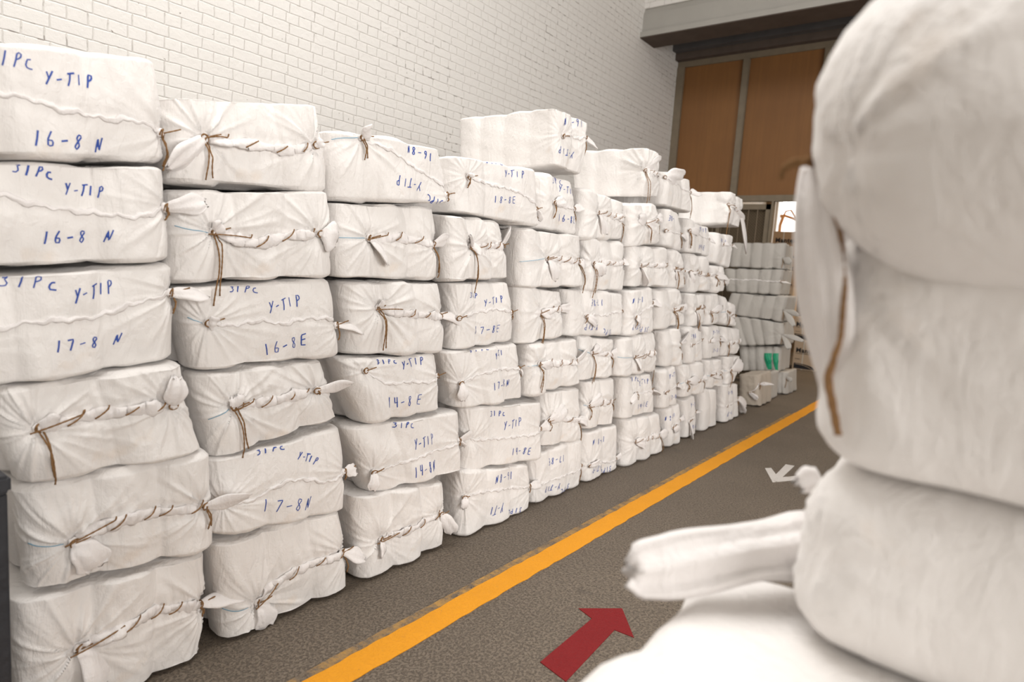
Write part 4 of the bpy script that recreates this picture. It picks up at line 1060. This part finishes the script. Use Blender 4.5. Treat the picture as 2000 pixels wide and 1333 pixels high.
# dusty bale in front of the back stack
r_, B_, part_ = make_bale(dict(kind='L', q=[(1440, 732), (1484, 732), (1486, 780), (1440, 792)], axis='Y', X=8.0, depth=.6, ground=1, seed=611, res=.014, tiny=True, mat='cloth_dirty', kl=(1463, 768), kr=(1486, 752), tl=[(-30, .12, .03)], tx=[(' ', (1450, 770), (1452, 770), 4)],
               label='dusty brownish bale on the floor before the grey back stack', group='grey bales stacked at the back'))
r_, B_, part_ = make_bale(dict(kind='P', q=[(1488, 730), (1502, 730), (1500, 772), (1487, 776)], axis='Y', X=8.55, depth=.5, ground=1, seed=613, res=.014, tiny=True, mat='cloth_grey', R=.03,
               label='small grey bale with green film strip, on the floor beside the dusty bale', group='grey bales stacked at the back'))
gb = MB(); cc, nn = B_.pts(np.linspace(.1, .45, 8) * B_.L, np.linspace(.45, -.2, 8) * B_.H, .012)
tail_mesh(gb, cc, np.array([0, -1.0, 0]), .03, .05, np.random.RandomState(3), nseg=10, ring=14); part_(gb, 'green_film', 'green')

# tails for the broad-ended bales

# ------------------------------------------------------------------ cartons behind the doorway
def text_mesh(txt, size, bold=.0):
    cu = bpy.data.curves.new('print', 'FONT'); cu.body = txt; cu.size = size; cu.offset = bold; cu.extrude = .0; cu.resolution_u = 2; cu.space_character = 1.1
    o = bpy.data.objects.new('print', cu); COL.objects.link(o)
    dg = bpy.context.evaluated_depsgraph_get(); me = bpy.data.meshes.new_from_object(o.evaluated_get(dg))
    bpy.data.objects.remove(o); return me
MT = text_mesh('Mantex', .115, .004); MT2 = text_mesh('MADE IN TURKEY', .028, 0)
def carton(x, y, z, w, d, h, label, pale=True, seed=0, printed=True):
    root = empty('cardboard_box', (x + w / 2, y + d / 2, z)); tag(root, label, 'box', 'cardboard boxes beyond the doorway')
    child(MB().box(x, x + w, y, y + d, z, z + h, .006), 'carton', 'carton_pale' if pale else 'carton', root)
    child(MB().box(x + w * .38, x + w * .42, y - .003, y, z, z + h), 'strap', 'strap', root)
    if printed:
        def put(me, dx, dz, nm):
            o = bpy.data.objects.new(nm, me); COL.objects.link(o); o.parent = root
            o.location = (dx - w / 2, -d / 2 - .005, dz); o.rotation_euler = (math.pi / 2, 0, 0)
            if not me.materials: me.materials.append(M['print'])
        put(MT, .04, h * .60, 'printed_name')
        # dark curved band printed along the bottom
        b = MB(); n_ = 20; o0 = np.array(root.location)
        for i in range(n_ + 1):
            f = i / n_; xx_ = x + .03 + (w - .06) * f; top = z + .03 + .085 * math.sqrt(max(0, 1 - f ** 2.2)); 
            b.v += [(xx_, y - .005, z + .02), (xx_, y - .005, top)]
        for i in range(n_): b.f.append([2 * i, 2 * i + 2, 2 * i + 3, 2 * i + 1])
        child(b, 'printed_band', 'print', root)
        b = MB()
        for i in range(n_):
            f = i / n_; f2 = (i + 1) / n_
            q = []
            for ff, rr in ((f, 1.0), (f2, 1.0), (f2, 1.0), (f, 1.0)): q.append(ff)
            za = z + .125 - .10 * f ** 2.5; zb_ = z + .125 - .10 * f2 ** 2.5
            k0 = len(b.v); b.v += [(x + .05 + (w - .08) * f, y - .0052, za - .03), (x + .05 + (w - .08) * f2, y - .0052, zb_ - .03), (x + .05 + (w - .08) * f2, y - .0052, zb_ - .022), (x + .05 + (w - .08) * f, y - .0052, za - .022)]
            b.f.append([k0, k0 + 1, k0 + 2, k0 + 3])
        b2 = MB(); b2.box(x + .04, x + w * .8, y - .005, y - .0045, z + h * .55, z + h * .565)
        b2.box(x + .04, x + w * .3, y - .005, y - .0045, z + h * .36, z + h * .375)
        child(b2, 'printed_line', 'print', root)
        child(b, 'printed_arc', 'carton_pale', root)
CY = 12.5
for i in range(5):
    carton(-3.49, CY, i * .497 + .001, .45, .42, .494, 'brown cardboard box, %s of the tall pile beyond the doorway' % ('lowest', 'second lowest', 'middle one', 'second highest', 'topmost with black lettering')[i], pale=(i < 3), printed=True)
carton(-2.90, CY - .05, .001, .42, .42, .525, 'pale cardboard box with bold black lettering, on the floor beyond the doorway')
carton(-2.97, CY + .05, .528, .40, .42, .42, 'pale cardboard box on top of the lettered box beyond the doorway')
carton(-2.46, CY + .25, .001, .40, .40, .50, 'cardboard box partly hidden beside the lettered box beyond the doorway')
carton(-2.52, CY + .25, .503, .40, .40, .50, 'cardboard box stacked on the half hidden box beyond the doorway', pale=False)

# ------------------------------------------------------------------ near pile at the right edge (out of focus)
NG = 'white bales of the near pile at the right edge'
def nb(x0, x1, yf, z0, z1, depth, label, **k):
    d = dict(kind='P', w=[(x0, yf, z1), (x1, yf, z1), (x1, yf, z0), (x0, yf, z0)], axis='Y', X=yf, depth=depth, res=.011, label=label, group=NG); d.update(k)
    return make_bale(d)
nb(-.34, .42, .42, .006, .335, .68, 'lowest white bale of the near pile, on the floor below the frame', seed=701)
nb(-.345, .42, .42, .335, .665, .68, 'second lowest white bale of the near pile, under the bright bale', seed=702)
nb(-.352, .45, .38, .665, 1.012, .76, 'bright blurred white bale low in the lower right corner', seed=703, rf=.035, R=.15, flat=.3, rolls=2, extra=[(-.30, .10, .5)])
r3, B3, p3 = nb(-.190, .60, .86, 1.014, 1.275, .75, 'blurred white bale of the near pile, third up, above the bright one', seed=704, rf=.085, R=.09, flat=.2, rolls=1, extra=[(-.37, .02, .35)])
r2, B2, p2 = nb(-.185, .60, .86, 1.278, 1.575, .70, 'blurred white bale of the near pile squeezed beneath the topmost', seed=705, rf=.05, R=.08, flat=.2, rolls=1, extra=[(-.36, .08, .8)])
r1, B1, p1 = nb(-.205, .62, .72, 1.512, 1.875, .78, 'large blurred rounded bale topmost in the near pile at right', seed=706, rf=.165, R=.14, flat=.1, rolls=1, extra=[(-.40, -.05, .6)])
rg = np.random.RandomState(12)
tb = MB()
P_ = lambda x, y, d: ray(x, y) * d + np.array([0, 0, CAM_Z])
tail_mesh(tb, [P_(1588, 318, .80), P_(1590, 400, .79), P_(1600, 500, .79), P_(1614, 620, .80), P_(1630, 740, .82), P_(1642, 870, .84)], np.array([0, -1.0, 0]), .014, .034, rg, thick=.5, nseg=30, ring=40, tip=.4); p1(tb, 'cloth_end', 'cloth_tail')
tb = MB()
tail_mesh(tb, [P_(1602, 315, .86), P_(1640, 420, .85), P_(1668, 540, .85), P_(1690, 660, .87), P_(1700, 800, .90)], np.array([0, -1.0, 0]), .012, .050, rg, thick=.4, nseg=30, ring=40, tip=.9); p1(tb, 'gathered_cloth', 'cloth_tail')
for q in range(3):
    wb = MB(); twine(wb, [P_(1602, 318 + 4 * q, .80), P_(1575, 310 + 5 * q, .77), P_(1545, 316 + 4 * q, .77), P_(1531, 326 + 6 * q, .78), P_(1526, 350, .79)][:5 - q], .0032, rg); p1(wb, 'tie_twine', 'twine')
for q in range(2):
    wb = MB(); twine(wb, [P_(1602, 330, .77), P_(1640, 450, .765), P_(1650, 560, .765), P_(1642, 660, .77), P_(1612 + 8 * q, 740, .78), P_(1634 + 6 * q, 850, .79)], .0030, rg); p1(wb, 'hanging_twine', 'twine')
tb = MB()
tail_mesh(tb, [P_(1640, 1080, 1.0), P_(1560, 1068, 1.0), P_(1470, 1078, .98), P_(1380, 1095, .97), P_(1300, 1108, .96), P_(1228, 1115, .95)], np.array([0, -1.0, 0.3]), .056, .046, rg, thick=.72, nseg=34, ring=40, tip=.95); p3(tb, 'cloth_end', 'cloth_tail')
tb = MB()
tail_mesh(tb, [P_(1600, 930, .98), P_(1580, 938, .98), P_(1562, 948, .98)], np.array([0, -1.0, 0]), .016, .020, rg, nseg=10, ring=20); p3(tb, 'cloth_end', 'cloth_tail')
